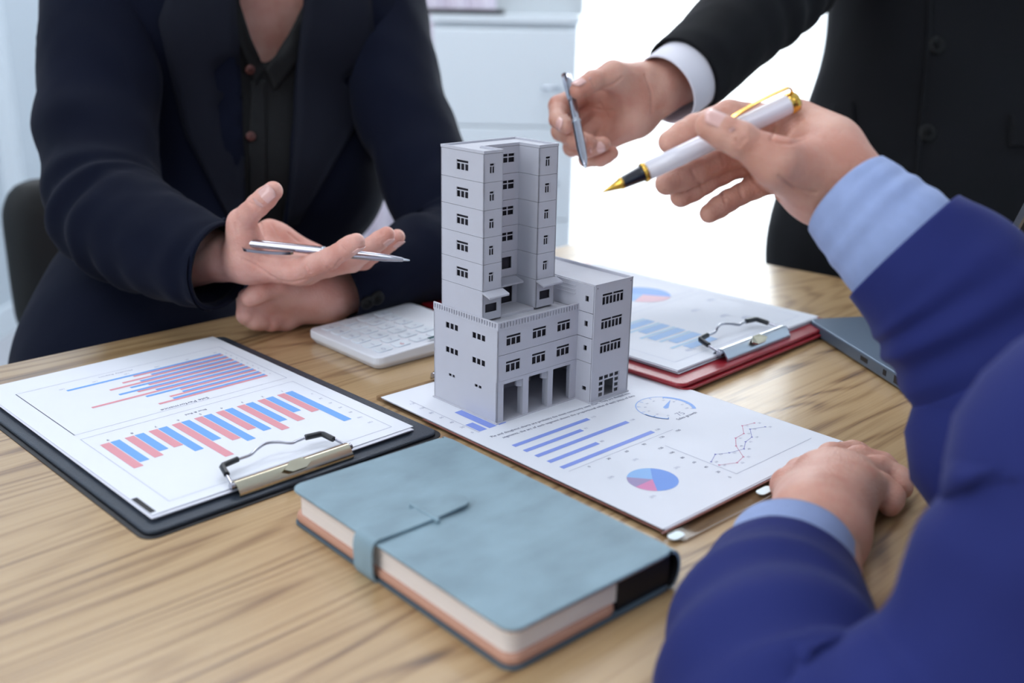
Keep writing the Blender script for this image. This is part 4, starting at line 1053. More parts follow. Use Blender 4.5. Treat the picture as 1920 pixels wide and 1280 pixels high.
def bb(caps, pad=0.05):
    P = [np.array(q, float) for c in caps for q in c[:2]]; r = max(max(c[2], c[3]) for c in caps)
    return np.min(P, 0)-r-pad, np.max(P, 0)+r+pad
def pen_shape(a, b_, prof, mats_idx, n=20):
    pass
# ---------------------------------------------------------------- person 1 (seated, navy jacket)
p1 = empty('person', 'seated person in navy jacket and open black shirt, palm up with a silver pen', 'person', (-0.33, 1.33, 0))
f1 = Vector((0.32, -0.95, 0))
# right hand (palm up)
W1 = at(425, 482, .985)
T = [at(462, 470, .962), at(452, 415, .948), at(483, 385, .930), at(512, 358, .924)]
I_ = [at(560, 508, .955), at(620, 484, .920), at(648, 466, .906), at(668, 453, .899)]
Mi = [at(574, 508, .982), at(660, 490, .955), at(698, 461, .945), at(725, 440, .940)]
Ri = [at(588, 502, 1.004), at(682, 487, .982), at(719, 463, .972), at(745, 444, .966)]
Pk = [at(597, 488, 1.022), at(655, 488, 1.010), at(688, 480, 1.002), at(712, 470, .996)]
for n_, q in (('p1 thumb', T), ('p1 idx', I_), ('p1 mid', Mi), ('p1 ring', Ri), ('p1 pk', Pk)): lens(n_, q)
palm = [(at(330, 492, 1.015), W1, .028, .0205, .01), (W1, at(470, 492, .975), .0205, .018, .012),
        (at(462, 492, .968), I_[0], .0175, .0125, .012), (at(462, 485, .98), Mi[0], .018, .0125, .012), (at(470, 478, .995), Ri[0], .0165, .012, .012), (at(480, 466, 1.005), Pk[0], .0150, .0112, .012),
        (at(475, 455, 1.00), at(520, 446, 1.012), .0125, .0125, .015), (at(505, 428, 1.008), at(585, 474, 1.022), .0085, .009, .012),
        (at(462, 484, .968), at(456, 440, .955), .0165, .0135, .012)]
fs = [fchain(T, [.0140, .0118, .0102, .0088]), fchain(I_, [.0118, .0098, .0088, .0076]), fchain(Mi, [.0118, .0100, .0088, .0076]), fchain(Ri, [.0112, .0094, .0084, .0073]), fchain(Pk, [.0100, .0082, .0074, .0064])]
fs[0]['k'] = .012
h1 = make_hand(palm, fs)
h1 = (creases(*h1, [[(468, 379), (478, 384), (485, 392)], [(473, 374), (490, 386)], [(455, 486), (480, 497), (505, 515), (529, 529)], [(440, 420), (446, 440)], [(626, 506), (634, 492), (641, 484)], [(613, 500), (622, 508)], [(576, 500), (582, 510)], [(488, 417), (494, 430), (497, 443)], [(500, 408), (512, 425), (523, 443)], [(540, 436), (560, 452)], [(519, 525), (545, 530), (575, 524)], [(640, 462), (646, 470)]]), h1[1])
nail(p1, T[2], T[3], .0095, cdir(.25, .1, 1.0), M_nail)
nail(p1, I_[2], I_[3], .0082, cdir(.9, -.5, .25), M_nail); nail(p1, Mi[2], Mi[3], .0080, cdir(.75, -.6, .2), M_nail); nail(p1, Ri[2], Ri[3], .0078, cdir(.75, -.6, .2), M_nail)
# left hand, loosely closed on the table
W2 = at(612, 556, 1.045)
palm2 = [(at(700, 530, 1.09), W2, .026, .024, .01), (W2, at(560, 552, 1.035), .024, .020, .012),
         (at(580, 545, 1.03), at(512, 545, 1.005), .020, .0135, .014), (at(580, 550, 1.045), at(505, 562, 1.015), .019, .0135, .014), (at(585, 560, 1.05), at(512, 575, 1.03), .018, .013, .014), (at(590, 566, 1.05), at(525, 588, 1.035), .016, .012, .014)]
H2 = [[at(512, 545, 1.005), at(465, 562, .998), at(462, 590, 1.0), at(480, 602, 1.01)], [at(505, 562, 1.015), at(468, 578, 1.003), at(478, 600, 1.005), at(500, 603, 1.015)],
      [at(512, 575, 1.03), at(490, 592, 1.015), at(508, 604, 1.018), at(530, 600, 1.03)], [at(525, 588, 1.035), at(520, 602, 1.025), at(536, 605, 1.03), at(550, 600, 1.035)],
      [at(560, 540, 1.02), at(520, 532, .995), at(490, 545, .985), at(468, 560, .982)]]
fs2 = [fchain(q, r) for q, r in zip(H2, ([.013, .0108, .0095, .008], [.013, .0108, .0095, .008], [.0125, .010, .009, .0078], [.011, .009, .008, .007], [.0145, .012, .0105, .009]))]
h2 = make_hand(palm2, fs2, .0015)
# underlying body and head
S_R, S_L = at(215, -150, 1.22), at(705, -140, 1.36)
EL_R, EL_L = at(165, 470, 1.07), at(935, 445, 1.22)
ch = (S_R+S_L)/2
caps1 = [(ch+Vector((-.09, -.0, -.06)), ch+Vector((.09, .03, -.06)), .085, .085, .05), (S_R+Vector((.03, 0, 0)), S_L-Vector((.03, 0, 0)), .05, .05, .05), (ch+Vector((0, .01, -.05)), Vector((-.42, 1.36, .60)), .10, .12, .06),
         (S_R, at(195, 100, 1.16), .045, .04, .03), (at(195, 100, 1.16), at(205, 410, 1.06), .040, .038, .03), (at(205, 410, 1.06), W1, .036, .024, .03),
         (S_L, at(712, 40, 1.34), .04, .04, .03), (at(712, 40, 1.34), at(860, 430, 1.21), .040, .036, .03), (at(860, 430, 1.21), W2, .036, .026, .03), (ch+Vector((0, .01, -.02)), ch+Vector((0, -.01, .09)), .062, .056, .04)]
lo, hi = bb(caps1); Fb = Field(lo, hi, .011)
for c in caps1: Fb.cap(*c)
nb_ = Fb.mesh(2)
hd = add_head(p1, ch+Vector((0.01, -0.03, 0.235)), f1)
person_body('', p1, [h1, h2, nb_, hd], M_skin)
# chest skin patch follows the shirt opening (part of the neck)
CH_R, CH_L = at(345, 60, 1.25), at(600, 50, 1.33)
jc = [(CH_R, CH_L, .120, .120, .05), (S_R, S_L, .078, .078, .06), (at(400, 300, 1.30), at(555, 320, 1.34), .120, .120, .06), (at(310, 560, 1.23), at(460, 560, 1.35), .120, .115, .06),
      (S_R, at(215, 30, 1.19), .076, .066, .05), (S_L, at(690, 30, 1.34), .072, .062, .05), (at(285, 660, 1.18), at(420, 700, 1.35), .125, .12, .06), (at(275, 760, 1.15), at(360, 800, 1.32), .135, .125, .06)]
lo, hi = bb(jc); Fj = Field(lo, hi, .0085)
for c in jc: Fj.cap(*c)
# keep the body on its side of the table edge
g = np.meshgrid(*[Fj.lo[k]+np.arange(Fj.n[k])*Fj.res for k in range(3)], indexing='ij')
nx_, ny_ = -0.7027, 0.7115
edge_d = (g[0]-cn.x)*nx_+(g[1]-cn.y)*ny_
pen_ = np.where(g[2] < TZ+0.03, 0.012-edge_d, -1.0)
Fj.D = np.maximum(Fj.D, pen_.astype(np.float32))
skin_V = None
V, F = Fj.mesh(3); Nn = vnormals(V, F)
V = V+Nn*((wrinkle(V, .8, 1.0)+.5*wrinkle(V, .6, 4, True))*.0045)[:, None]
# cut the jacket front open (real opening, the shirt lies beneath)
x_, y_ = to_px(V)
def lerp_tab(y, tab): return np.interp(y, [t[0] for t in tab], [t[1] for t in tab])
LT = [(-260, 452), (0, 436), (130, 446), (420, 455), (560, 470), (800, 480)]; RT = [(-260, 562), (0, 578), (100, 566), (300, 553), (430, 540), (560, 510), (800, 485)]
front = (V-np.array(ch))@np.array(f1.normalized()) > 0.02
inside = front & (x_ > lerp_tab(y_, LT)) & (x_ < lerp_tab(y_, RT))
keep = ~inside[F].all(axis=1)
jk = np_obj('jacket', trim_edges(V, F[keep]), F[keep], M_navy, p1); so = jk.modifiers.new('cloth', 'SOLIDIFY'); so.thickness = .004; so.offset = -1
# shirt: the same torso, slightly smaller
Vs = V-Nn*.008
VT_L = [(-260, 462), (0, 448), (135, 497), (140, 497), (900, 497)]; VT_R = [(-260, 560), (0, 572), (60, 540), (135, 498), (140, 498), (900, 498)]
vin = front & (x_ > lerp_tab(y_, VT_L)) & (x_ < lerp_tab(y_, VT_R)) & (y_ < 136)
ks = ~vin[F].any(axis=1)
region = (x_ > 380) & (x_ < 640) & front
kk = region[F].all(axis=1)
sh = np_obj('shirt', trim_edges(Vs, F[ks & kk]), F[ks & kk], M_shirtk, p1); so = sh.modifiers.new('cloth', 'SOLIDIFY'); so.thickness = .002; so.offset = -1
# chest under the open collar joins the body mesh as one more skin surface
ck = region[F].all(axis=1) & (y_[F].max(axis=1) < 260)
chest = np_obj('body_chest', V-Nn*.013, F[ck], M_skin2, p1)
body1 = [o for o in C.objects if o.name == 'body'][0]
bm_ = bmesh.new(); bm_.from_mesh(body1.data); 
t_ = chest.data; off_ = len(bm_.verts)
vv = [bm_.verts.new(v.co) for v in t_.vertices]
for pgn in t_.polygons:
    fc = bm_.faces.new([vv[i] for i in pgn.vertices]); fc.smooth = True
bm_.to_mesh(body1.data); bm_.free(); bpy.data.objects.remove(chest)
bv = bvh_of([jk]); bvs = bvh_of([sh])
# note: jk, sh meshes are in world space (parent inverse keeps them there)
drape('lapel', bv, ([(434, -60), (441, 0), (451, 130), (457, 260), (460, 430)], [(330, -60), (296, 40), (312, 110), (345, 250), (440, 430)]), M_navy2, jk, .004, .003)
drape('lapel', bv, ([(580, -60), (573, 0), (561, 100), (549, 300), (540, 425)], [(690, -60), (706, 110), (640, 150), (690, 200), (560, 420)]), M_navy2, jk, .004, .003)
drape('collar', bvs, ([(470, -90), (448, 0), (470, 70), (497, 132)], [(430, -90), (436, 0), (446, 80), (480, 160)]), M_shirtk, sh, .003, .002)
drape('collar', bvs, ([(540, -90), (574, 0), (545, 60), (499, 132)], [(600, -90), (600, 0), (580, 90), (515, 170)]), M_shirtk, sh, .003, .002)
drape('placket', bvs, ([(470, 150), (468, 260), (466, 430)], [(498, 150), (500, 260), (500, 430)]), M_shirtk, sh, .002, .0015)
def button(px, py, bvh, r, m, parent, depth=None, off=.001):
    rr = cray(px, py).normalized(); h, n_, _, d = bvh.ray_cast(EYE, rr)
    if h is None: h = at(px, py, depth or 1.3); n_ = -rr
    if n_.dot(rr) > 0: n_ = -n_
    h = h-rr*off
    b_ = MB(); b_.lathe(h, h+n_*0.0032, [(0, r*.9), (.1, r), (.75, r), (1, r*.8), (1.0, r*.55), (.75, r*.5), (.75, .0002)], 18); o = b_.build('button', m, None); local(o, parent); return o
M_btn = mat('dark_button', rgb(92, 48, 44), .3); M_btnk = mat('black_button', rgb(12, 13, 15), .5, spec=.25)
for (px, py) in ((468, 130), (470, 256), (478, 385)): button(px, py, bvs, .0055, M_btn, sh, off=.004)
# sleeves
loft('sleeve', [(at(235, -190, 1.24), .070), (at(199, 20, 1.18), .072), (at(180, 200, 1.12), .066), (at(190, 330, 1.075), .062), (at(212, 400, 1.045), .062), (at(262, 438, 1.015), .058), (at(330, 472, .985), .052), (at(394, 495, .965), .0455), (at(416, 500, .960), .0445)], M_navy, jk, 110, 64, .0032, 2.0, .0032,
     rings=((.28, .07, .006, 9, .3), (.50, .12, .008, 11, .8), (.66, .08, .006, 12, 2.0), (.85, .1, .003, 9, 1.0)), freq=1.1)
loft('sleeve', [(at(690, -190, 1.37), .070), (at(702, 10, 1.34), .070), (at(732, 150, 1.29), .064), (at(775, 270, 1.25), .060), (at(812, 360, 1.22), .060), (at(852, 435, 1.19), .060), (at(835, 478, 1.15), .056), (at(775, 490, 1.105), .050), (at(700, 518, 1.065), .042), (at(640, 540, 1.045), .0385)], M_navy, jk, 110, 64, .0032, 5.0, .0032,
     rings=((.3, .1, .005, 9, 1.3), (.52, .1, .007, 11, 2.8), (.75, .1, .004, 12, 0.5)), freq=1.1)
sl = [o for o in C.objects if o.name.startswith('sleeve')]
bsl = bvh_of(sl[-1:])
for (px, py) in ((643, 583), (664, 575), (688, 566), (706, 558)): button(px, py, bsl, .0075, M_btnk, sl[-1], off=.002)
# trousers and shoes, seated
def legs(root, hipL, hipR, kneeL, kneeR, footL, footR, m, r=.075, toe=(0, -.2, 0)):
    cp = [(hipL, hipR, .105, .105, .05), (hipL, kneeL, r+.015, r-.012, .03), (hipR, kneeR, r+.015, r-.012, .03), (kneeL, Vector(footL)+Vector((0, 0, .09)), r-.012, .048, .02), (kneeR, Vector(footR)+Vector((0, 0, .09)), r-.012, .048, .02)]
    lo, hi = bb(cp); V, F = cloth_field(lo, hi, cp, .013, .004, 2.0); np_obj('trousers', V, F, m, root)
    for ft in (footL, footR):
        a = Vector(ft); t = a+Vector(toe); Fs = Field(np.minimum(np.array(a), np.array(t))-.09, np.maximum(np.array(a), np.array(t))+.12, .008)
        Fs.cap(a+Vector((0, 0, .05)), a+Vector((0, 0, .09)), .042, .036, .02); Fs.cap(a+Vector((0, 0, .038)), t+Vector((0, 0, .034)), .036, .032, .02)
        g = Fs.lo[2]+np.arange(Fs.n[2])*Fs.res; Fs.D = np.maximum(Fs.D, (0.004-g)[None, None, :].astype(np.float32)+0*Fs.D)
        v, f = Fs.mesh(2); v[:, 2] -= v[:, 2].min()-.001; np_obj('shoe', v, f, M_rubber, root)
fx = Vector((.70, -.70, 0))
legs(p1, Vector((-.53, 1.26, .56)), Vector((-.33, 1.47, .56)), Vector((-.25, .98, .60)), Vector((-.05, 1.20, .60)), (-.20, .93, 0), (0.02, 1.13, 0), M_navy, toe=(.12, -.12, 0))
# ---------------------------------------------------------------- silver pen in the palm
def pen(name, label, A, B, segs, mats_, clip=None, cat='pen'):
    r = empty(name, label, cat, tuple(A))
    for (nm, prof, mi) in segs:
        q = MB(); q.lathe(A, B, prof, 24); local(q.build(nm, mats_[mi], None), r)
    if clip:
        c0_, c1_, dr, w_, rad, mi = clip; ax = (B-A).normalized(); d = (dr-ax*dr.dot(ax)).normalized(); s_ = ax.cross(d); L = (B-A).length
        pts = [(c0_, rad*.3), (c0_, rad+.0022), (c0_+.03, rad+.0036), ((c0_+c1_)/2, rad+.0036), (c1_-.03, rad+.0018), (c1_, rad+.0004)]
        Q = catmull([(t*L, h, 0) for t, h in pts], 24); vs = []
        for i, (t, h, _) in enumerate(Q):
            ww = w_*(1 if i < 20 else 1-.35*(i-20)/4); c_ = A+ax*t+d*h
            vs += [c_+s_*ww, c_-s_*ww, c_-s_*ww+d*.0009, c_+s_*ww+d*.0009]
        fs_ = [(4*i+j, 4*i+(j+1) % 4, 4*i+4+(j+1) % 4, 4*i+4+j) for i in range(23) for j in range(4)]+[(0, 3, 2, 1), (92, 93, 94, 95)]
        q = MB(); q.add(vs, fs_, 0, False); local(q.build('clip', mats_[mi], None), r)
    return r
pen('pen', 'silver ballpoint pen lying across the open palm of the seated person', at(452, 454, .949), at(768, 488, .920),
    [('barrel', [(0, .0030), (.005, .0036), (.03, .0038), (.48, .0040), (.70, .0040), (.86, .0034), (.955, .0019), (.965, .0014)], 0), ('ring', [(.49, .0041), (.495, .0043), (.505, .0043), (.51, .0041)], 1), ('tip', [(.962, .0012), (.99, .0008), (1.0, .0004)], 1)],
    [M_chrome, M_steel], clip=(.03, .33, cdir(-.10, -.80, .70), .0017, .0052, 0))
# ---------------------------------------------------------------- chair behind person 1
cr = empty('office_chair', 'black office chair behind the seated person in the navy jacket', 'chair', (-.49, 1.44, 0), math.radians(18.6))
m_ = MB(); P_ = roundrect(-.23, -.24, .23, .22, .07); m_.prism(P_, .42, .47); m_.build('seat', M_chair, cr, bevel=.012)
bk = Field((-.34, .15, .44), (.34, .42, .95), .010)
for z in np.linspace(.57, .74, 4): bk.cap((-.19, .27, z), (.19, .27, z), .050, .050, .04)
v, f = bk.mesh(3); v[:, 1] = .27+(v[:, 1]-.27)*.6-(v[:, 0]**2)*.6+.04*(v[:, 2]-.8)
me_ = np_obj('backrest', v, f, M_chair); me_.parent = cr
m_ = MB(); m_.tube([(0, .0, .40), (0, .24, .40), (0, .31, .46), (0, .30, .64)], .018, 10); m_.build('back_support', M_rubber, cr)
m_ = MB(); m_.tube([(0, 0, .10), (0, 0, .42)], .025, 14); m_.build('gas_lift', M_steel, cr)
for k in range(5):
    a = k*2*math.pi/5+.3; m_ = MB(); m_.tube([(0, 0, .10), (.28*math.cos(a), .28*math.sin(a), .065)], [.025, .016], 10); m_.build('leg', M_rubber, cr)
    m_ = MB(); m_.tube([(.28*math.cos(a)-.012*math.sin(a), .28*math.sin(a)+.012*math.cos(a), .030), (.28*math.cos(a)+.012*math.sin(a), .28*math.sin(a)-.012*math.cos(a), .030)], .028, 14); m_.build('castor', M_rubber, cr)

# ---------------------------------------------------------------- person 2 (standing, black suit)
p2 = empty('person', 'person in buttoned black suit standing across the table, pointing a silver pen at the model', 'person', (.56, 1.52, 0))
W = at(1226, 168, 1.105)
T = [at(1192, 152, 1.085), at(1150, 142, 1.062), at(1112, 152, 1.048), at(1084, 170, 1.040)]
I_ = [at(1112, 168, 1.105), at(1047, 198, 1.085), at(1046, 224, 1.066), at(1062, 236, 1.052)]
Mi = [at(1112, 196, 1.118), at(1052, 246, 1.095), at(1078, 262, 1.066), at(1104, 266, 1.052)]
Ri = [at(1124, 222, 1.122), at(1073, 276, 1.100), at(1104, 278, 1.066), at(1131, 270, 1.058)]
Pk = [at(1142, 244, 1.122), at(1100, 298, 1.104), at(1126, 298, 1.082), at(1148, 287, 1.072)]
for n_, q in (('p2 thumb', T), ('p2 idx', I_), ('p2 mid', Mi), ('p2 ring', Ri), ('p2 pk', Pk)): lens(n_, q)
palm = [(at(1330, 120, 1.15), W, .030, .0285, .012), (W, at(1195, 180, 1.10), .0275, .026, .012), (at(1195, 165, 1.10), I_[0], .022, .0135, .014), (at(1190, 185, 1.105), Mi[0], .022, .0135, .014), (at(1195, 205, 1.11), Ri[0], .021, .013, .014), (at(1196, 222, 1.11), Pk[0], .019, .0125, .014),
        (at(1200, 168, 1.095), T[1], .020, .0130, .014), (at(1185, 235, 1.10), at(1150, 258, 1.108), .014, .011, .014)]
fs = [fchain(T, [.0160, .0125, .0108, .0088]), fchain(I_, [.0125, .0105, .0092, .0080]), fchain(Mi, [.0125, .0105, .0094, .0080]), fchain(Ri, [.0118, .0098, .0090, .0078]), fchain(Pk, [.0105, .0088, .0080, .0070])]
fs[0]['k'] = .012
g1 = make_hand(palm, fs, .0012)
g1 = (creases(*g1, [[(1127, 166), (1140, 163), (1153, 156), (1166, 146)], [(1098, 178), (1104, 200), (1130, 207), (1150, 206)], [(1106, 146), (1114, 160)], [(1125, 192), (1140, 220)], [(1048, 214), (1060, 214)], [(1080, 254), (1084, 270)], [(1104, 270), (1108, 286)], [(1210, 140), (1222, 175), (1222, 210)]], 2.0, .0011), g1[1])
nail(p2, T[2], T[3], .0096, cdir(-.15, .75, .5), M_nail); nail(p2, I_[2], I_[3], .0084, cdir(-.35, -.35, .9), M_nail); nail(p2, Mi[2], Mi[3], .0084, cdir(.3, -.35, .9), M_nail); nail(p2, Ri[2], Ri[3], .0082, cdir(.3, -.35, .9), M_nail)
# torso
sR, sL = at(1560, -420, 1.44), at(2140, -400, 1.52); c2_ = (sR+sL)/2; eR = at(1490, -70, 1.26)
tb2 = [(at(1705, -230, 1.50), at(1960, -230, 1.52), .125, .125, .06), (at(1702, 0, 1.49), at(1960, 0, 1.51), .112, .112, .06), (at(1682, 170, 1.49), at(1960, 170, 1.51), .112, .112, .06), (at(1655, 330, 1.50), at(1980, 330, 1.52), .134, .134, .06), (at(1628, 480, 1.50), at(1990, 480, 1.52), .146, .146, .06), (sR, sL, .08, .08, .06)]
lo, hi = bb(tb2); V, F = cloth_field(lo, hi, tb2, .009, .0022, 6.0, freq=.8)
jk2 = np_obj('jacket', V, F, M_black, p2); bv2 = bvh_of([jk2])
for (px, py) in ((1755, 85), (1738, 250)): button(px, py, bv2, .0115, M_btnk, jk2, off=.002)
drape('front_edge', bv2, ([(1742, -120), (1738, 60), (1718, 300), (1700, 480)], [(1750, -120), (1746, 60), (1726, 300), (1710, 480)]), M_black, jk2, .003, .003)
drape('pocket_flap', bv2, ([(1560, 195), (1558, 240)], [(1600, 190), (1602, 236)]), M_black, jk2, .003, .003)
drape('pocket_flap', bv2, ([(1893, 215), (1893, 275)], [(1985, 210), (1985, 270)]), M_black, jk2, .003, .003)
loft('sleeve', [(sR+Vector((-.0, 0, -.02)), .078), (at(1520, -230, 1.36), .070), (at(1500, -90, 1.27), .062), (at(1470, -30, 1.225), .060), (at(1405, 32, 1.18), .056), (at(1330, 102, 1.138), .051), (at(1278, 146, 1.112), .0475)], M_black, jk2, 100, 64, .0026, 3.0, .0032,
     rings=((.45, .1, .006, 11, .8), (.62, .1, .004, 12, 2.0)), freq=1.1)
sh2 = empty('shirt_dummy', 'x', 'x'); bpy.data.objects.remove(sh2)
loft('shirt_cuff', [(at(1345, 98, 1.14), .040), (at(1290, 138, 1.114), .0405), (at(1247, 170, 1.096), .0400)], M_shirtw, p2, 24, 56, .0006, 1.0, .0016)
hc2 = c2_+Vector((0, -.02, .26)); hd2 = add_head(p2, hc2, Vector((-.45, -.9, 0)))
cap2 = [(sR, sL, .055, .055, .05), (c2_, Vector((c2_.x, c2_.y, .95)), .10, .11, .05), (sR, eR, .045, .04, .03), (eR, W, .038, .030, .03), (c2_+Vector((0, .01, -.02)), c2_+Vector((0, 0, .12)), .062, .056, .04), (sL, sL+Vector((.06, -.04, -.30)), .045, .04, .03), (sL+Vector((.06, -.04, -.30)), sL+Vector((.03, -.12, -.56)), .036, .028, .03)]
lo, hi = bb(cap2); Fb = Field(lo, hi, .011)
for c in cap2: Fb.cap(*c)
aL = sL+Vector((.03, -.12, -.56))
palmL = [(aL+Vector((0, .02, .05)), aL+Vector((0, 0, -.02)), .027, .026, .01)]+[(aL, aL+Vector((-.003, dy, -.09)), .02, .0125, .012) for dy in (-.033, -.011, .011, .031)]
fsL = [fchain([aL+Vector((-.003, dy, -.09)), aL+Vector((-.006, dy*1.15, -.09-l*.5)), aL+Vector((-.014, dy*1.2, -.09-l*.8)), aL+Vector((-.022, dy*1.2, -.09-l))], [.0115, .0095, .0085, .0075]) for dy, l in ((-.033, .075), (-.011, .085), (.011, .08), (.031, .062))]
fsL.append(fchain([aL+Vector((-.005, -.02, -.02)), aL+Vector((-.012, -.045, -.055)), aL+Vector((-.018, -.052, -.082)), aL+Vector((-.022, -.052, -.105))], [.015, .0118, .010, .0088]))
hL = make_hand(palmL, fsL, .002)
person_body('', p2, [g1, Fb.mesh(2), hd2, hL], M_skin2)
loft('sleeve', [(sL, .078), (sL+Vector((.06, -.03, -.28)), .060), (sL+Vector((.05, -.08, -.42)), .055), (sL+Vector((.032, -.115, -.54)), .048)], M_black, jk2, 60, 48, .0026, 8.0, .0032)
legs(p2, Vector((c2_.x-.10, 1.53, .88)), Vector((c2_.x+.10, 1.58, .88)), Vector((c2_.x-.12, 1.50, .50)), Vector((c2_.x+.12, 1.56, .50)), (c2_.x-.13, 1.54, 0), (c2_.x+.13, 1.60, 0), M_black, toe=(-.04, -.17, 0))
pen('pen', 'slim silver pen held upright between thumb and finger of the standing person', at(1064, 141, 1.068), at(1098, 317, 1.000),
    [('barrel', [(0, .0032), (.01, .0042), (.10, .0044), (.5, .0046), (.78, .0048), (.90, .0038), (.965, .0020)], 0), ('ring', [(.50, .0047), (.51, .0049), (.525, .0049), (.53, .0047)], 1), ('tip', [(.96, .0016), (.985, .0009), (1.0, .0004)], 1)],
    [M_chrome, M_steel], clip=(.02, .30, cdir(-.6, .1, .8), .0016, .0045, 0))

# ---------------------------------------------------------------- person 3 (blue suit, close to the viewer)
p3 = empty('person', 'person in bright blue suit and light blue shirt nearest the viewer, holding a white pen', 'person', (.58, .38, 0))
W = at(1560, 330, .652)
T = [at(1530, 338, .640), at(1458, 305, .622), at(1388, 262, .618), at(1330, 236, .622)]
I_ = [at(1478, 232, .680), at(1366, 216, .672), at(1303, 240, .662), at(1256, 266, .656)]
Mi = [at(1474, 260, .695), at(1368, 292, .690), at(1303, 320, .676), at(1250, 344, .668)]
Ri = [at(1478, 286, .700), at(1384, 307, .702), at(1320, 340, .690), at(1277, 368, .682)]
Pk = [at(1484, 326, .700), at(1412, 352, .702), at(1366, 376, .694), at(1330, 400, .686)]
for n_, q in (('p3 thumb', T), ('p3 idx', I_), ('p3 mid', Mi), ('p3 ring', Ri), ('p3 pk', Pk)): lens(n_, q)
palm = [(at(1720, 470, .630), W, .027, .0255, .012), (W, at(1535, 318, .655), .0250, .0240, .012), (at(1545, 300, .660), I_[0], .0205, .0125, .014), (at(1540, 315, .665), Mi[0], .0205, .0130, .014), (at(1540, 330, .668), Ri[0], .0195, .0125, .014), (at(1540, 350, .668), Pk[0], .0170, .0115, .014),
        (at(1545, 330, .650), T[1], .0215, .0130, .014), (at(1530, 372, .660), at(1490, 350, .680), .0130, .0110, .014), (at(1500, 222, .672), at(1560, 262, .660), .0105, .0145, .014)]
fs = [fchain(T, [.0165, .0122, .0106, .0088]), fchain(I_, [.0120, .0098, .0088, .0076]), fchain(Mi, [.0120, .0100, .0090, .0077]), fchain(Ri, [.0115, .0094, .0086, .0074]), fchain(Pk, [.0095, .0080, .0074, .0066])]
fs[0]['k'] = .012
g3 = make_hand(palm, fs, .0011)
g3 = (creases(*g3, [[(1369, 243), (1384, 250), (1392, 266)], [(1374, 240), (1390, 247), (1399, 262)], [(1378, 262), (1386, 272)], [(1445, 262), (1462, 268), (1485, 268), (1512, 259)], [(1452, 240), (1447, 262)], [(1400, 318), (1412, 336), (1437, 361), (1462, 377)], [(1350, 355), (1360, 378)], [(1384, 345), (1391, 367)], [(1297, 318), (1304, 334)], [(1352, 290), (1358, 308)], [(1312, 343), (1320, 358)], [(1460, 330), (1490, 352), (1530, 362)]], 2.6, .0013), g3[1])
nail(p3, T[2], T[3], .0094, cdir(-.05, .65, .75), M_nail)
# left hand resting on the table
Wl = at(1535, 1015, .622)
Hl = [[at(1530, 892, .70), at(1560, 858, .735), at(1600, 850, .748), at(1622, 858, .748)], [at(1560, 885, .695), at(1612, 864, .722), at(1652, 872, .722), at(1672, 892, .715)], [at(1592, 892, .685), at(1648, 882, .706), at(1682, 896, .702), at(1690, 914, .694)], [at(1610, 915, .67), at(1650, 912, .685), at(1672, 930, .680), at(1668, 948, .672)],
      [at(1500, 945, .66), at(1478, 910, .70), at(1500, 886, .728), at(1530, 872, .745)]]
palmL = [(at(1480, 1075, .585), Wl, .029, .027, .012)]+[(at(1525+8*i, 985, .63), h[0], .022, .0145, .014) for i, h in enumerate(Hl[:4])]+[(at(1520, 975, .635), Hl[4][0], .02, .015, .014)]
gl3 = make_hand(palmL, [fchain(h, r) for h, r in zip(Hl, ([.0135, .011, .0095, .008], [.0135, .011, .0095, .008], [.013, .0105, .009, .0078], [.012, .0095, .0085, .0072], [.0145, .012, .0105, .009]))], .0018)
e3 = at(1475, 1480, .43)
s3 = Vector((.42, .22, 1.02)); s3r = Vector((.80, .45, 1.03)); e3r = at(1935, 760, .60)
cap3 = [(s3, s3r, .05, .05, .05), ((s3+s3r)/2, Vector((.66, .30, .60)), .09, .10, .05), (s3, at(2180, 800, .41), .040, .036, .03), (at(2180, 800, .41), at(1938, 1140, .43), .036, .034, .03), (at(1938, 1140, .43), at(1600, 1440, .455), .034, .034, .03), (at(1600, 1440, .455), at(1480, 1370, .48), .034, .034, .03), (at(1480, 1370, .48), Wl, .034, .026, .03),
        (s3r, Vector((.62, .52, .92)), .040, .036, .03), (Vector((.62, .52, .92)), at(2010, 800, .60), .036, .034, .03), (at(2010, 800, .60), at(1870, 650, .605), .034, .033, .03), (at(1870, 650, .605), W, .033, .026, .03), ((s3+s3r)/2, (s3+s3r)/2+Vector((0, 0, .13)), .06, .055, .04)]
lo, hi = bb(cap3); Fb = Field(lo, hi, .011)
for c in cap3: Fb.cap(*c)
hd3 = add_head(p3, (s3+s3r)/2+Vector((-.01, .03, .27)), Vector((-.5, .85, 0)))
person_body('', p3, [g3, gl3, Fb.mesh(2), hd3], M_skin2)
# jacket torso and near upper arm
tj = [(s3, s3r, .075, .075, .05), (Vector((.60, .26, .95)), Vector((.74, .36, .95)), .10, .10, .06), (Vector((.58, .24, .75)), Vector((.74, .33, .75)), .11, .11, .06), (Vector((.60, .22, .58)), Vector((.74, .30, .58)), .12, .12, .06)]
lo, hi = bb(tj); V, F = cloth_field(lo, hi, tj, .010, .003, 9.0)
jk3 = np_obj('jacket', V, F, M_bluec, p3)
loft('sleeve', [(s3+Vector((.02, 0, 0)), .066), (at(2180, 800, .41), .058), (at(2050, 960, .42), .057), (at(1938, 1140, .43), .055), (at(1820, 1330, .44), .056), (at(1600, 1450, .45), .060), (at(1497, 1390, .475), .062), (at(1462, 1250, .515), .0585), (at(1466, 1160, .555), .0525), (at(1474, 1090, .582), .0455)], M_bluec, jk3, 110, 64, .003, 4.0, .0034,
     rings=((.55, .1, .006, 9, .3), (.75, .1, .005, 10, 1.3), (.3, .1, .004, 8, 2)), freq=1.0)
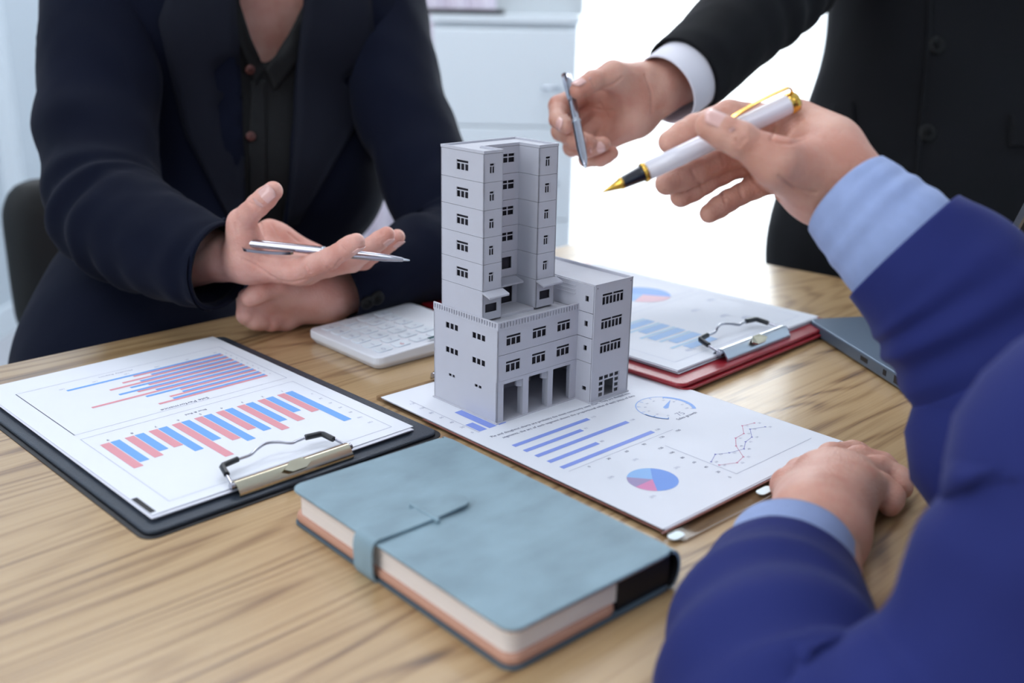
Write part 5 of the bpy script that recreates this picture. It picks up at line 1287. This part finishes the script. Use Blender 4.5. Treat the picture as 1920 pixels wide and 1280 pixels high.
loft('shirt_cuff', [(at(1470, 1150, .565), .038), (at(1477, 1080, .590), .0385), (at(1486, 1030, .610), .0370)], M_shirtb, p3, 24, 56, .0006, 1.0, .0016)
loft('sleeve', [(s3r, .074), (Vector((.60, .52, .92)), .064), (at(1990, 850, .59), .060), (at(1925, 770, .60), .058), (at(1850, 655, .605), .053), (at(1775, 545, .612), .0515), (at(1692, 465, .620), .0445)], M_bluec, jk3, 110, 64, .0028, 7.0, .0034,
     rings=((.5, .12, .006, 9, 1.3), (.75, .1, .004, 10, .3)), freq=1.0)
loft('shirt_cuff', [(at(1760, 535, .614), .038), (at(1690, 462, .620), .0385), (at(1632, 407, .628), .0350), (at(1590, 368, .636), .0315)], M_shirtb, p3, 40, 56, .0012, 3.0, .0016, rings=((.6, .2, .0016, 5, 1.0),), freq=2.0)
legs(p3, Vector((.60, .22, .54)), Vector((.78, .34, .54)), Vector((.30, .52, .58)), Vector((.50, .70, .58)), (.26, .60, 0), (.46, .78, 0), M_bluec, toe=(-.1, .14, 0))
# chair of person 3
c3_ = empty('office_chair', 'black office chair under the person in the blue suit', 'chair', (.70, .26, 0), math.radians(-148))
m_ = MB(); m_.prism(roundrect(-.23, -.22, .23, .22, .07), .37, .42); m_.build('seat', M_chair, c3_, bevel=.012)
m_ = MB(); m_.tube([(0, 0, .05), (0, 0, .37)], .025, 14); m_.build('gas_lift', M_steel, c3_)
for k in range(5):
    a = k*2*math.pi/5+.3; m_ = MB(); m_.tube([(0, 0, .06), (.27*math.cos(a), .27*math.sin(a), .03)], [.025, .018], 10); m_.build('leg', M_rubber, c3_)
# white pen
pA, pB = at(1495, 188, .655), at(1128, 361, .640)
pen('pen', 'white pen with gold clip and gold nib held by the person in the blue suit', pA, pB,
    [('cap', [(.012, .0064), (.30, .0065), (.40, .0064), (.7795, .0059), (.78, .0045)], 0), ('finial', [(0, .0010), (.0005, .0052), (.008, .0060), (.010, .0066), (.045, .0070), (.050, .0066)], 1), ('ring', [(.776, .0060), (.780, .0063), (.792, .0063), (.795, .0056)], 1),
     ('grip', [(.793, .0049), (.80, .0050), (.885, .0040), (.895, .0038)], 2), ('nib', [(.893, .0036), (.897, .0039), (.906, .0039), (.910, .0033), (.97, .0013), (.985, .0008), (1.0, .0003)], 1)],
    [M_penw, M_gold, M_penk], clip=(.02, .335, cdir(-.35, .85, .55), .0019, .0066, 1))
CHK_OUT = 1
for c in CHK: print('LEN', c)
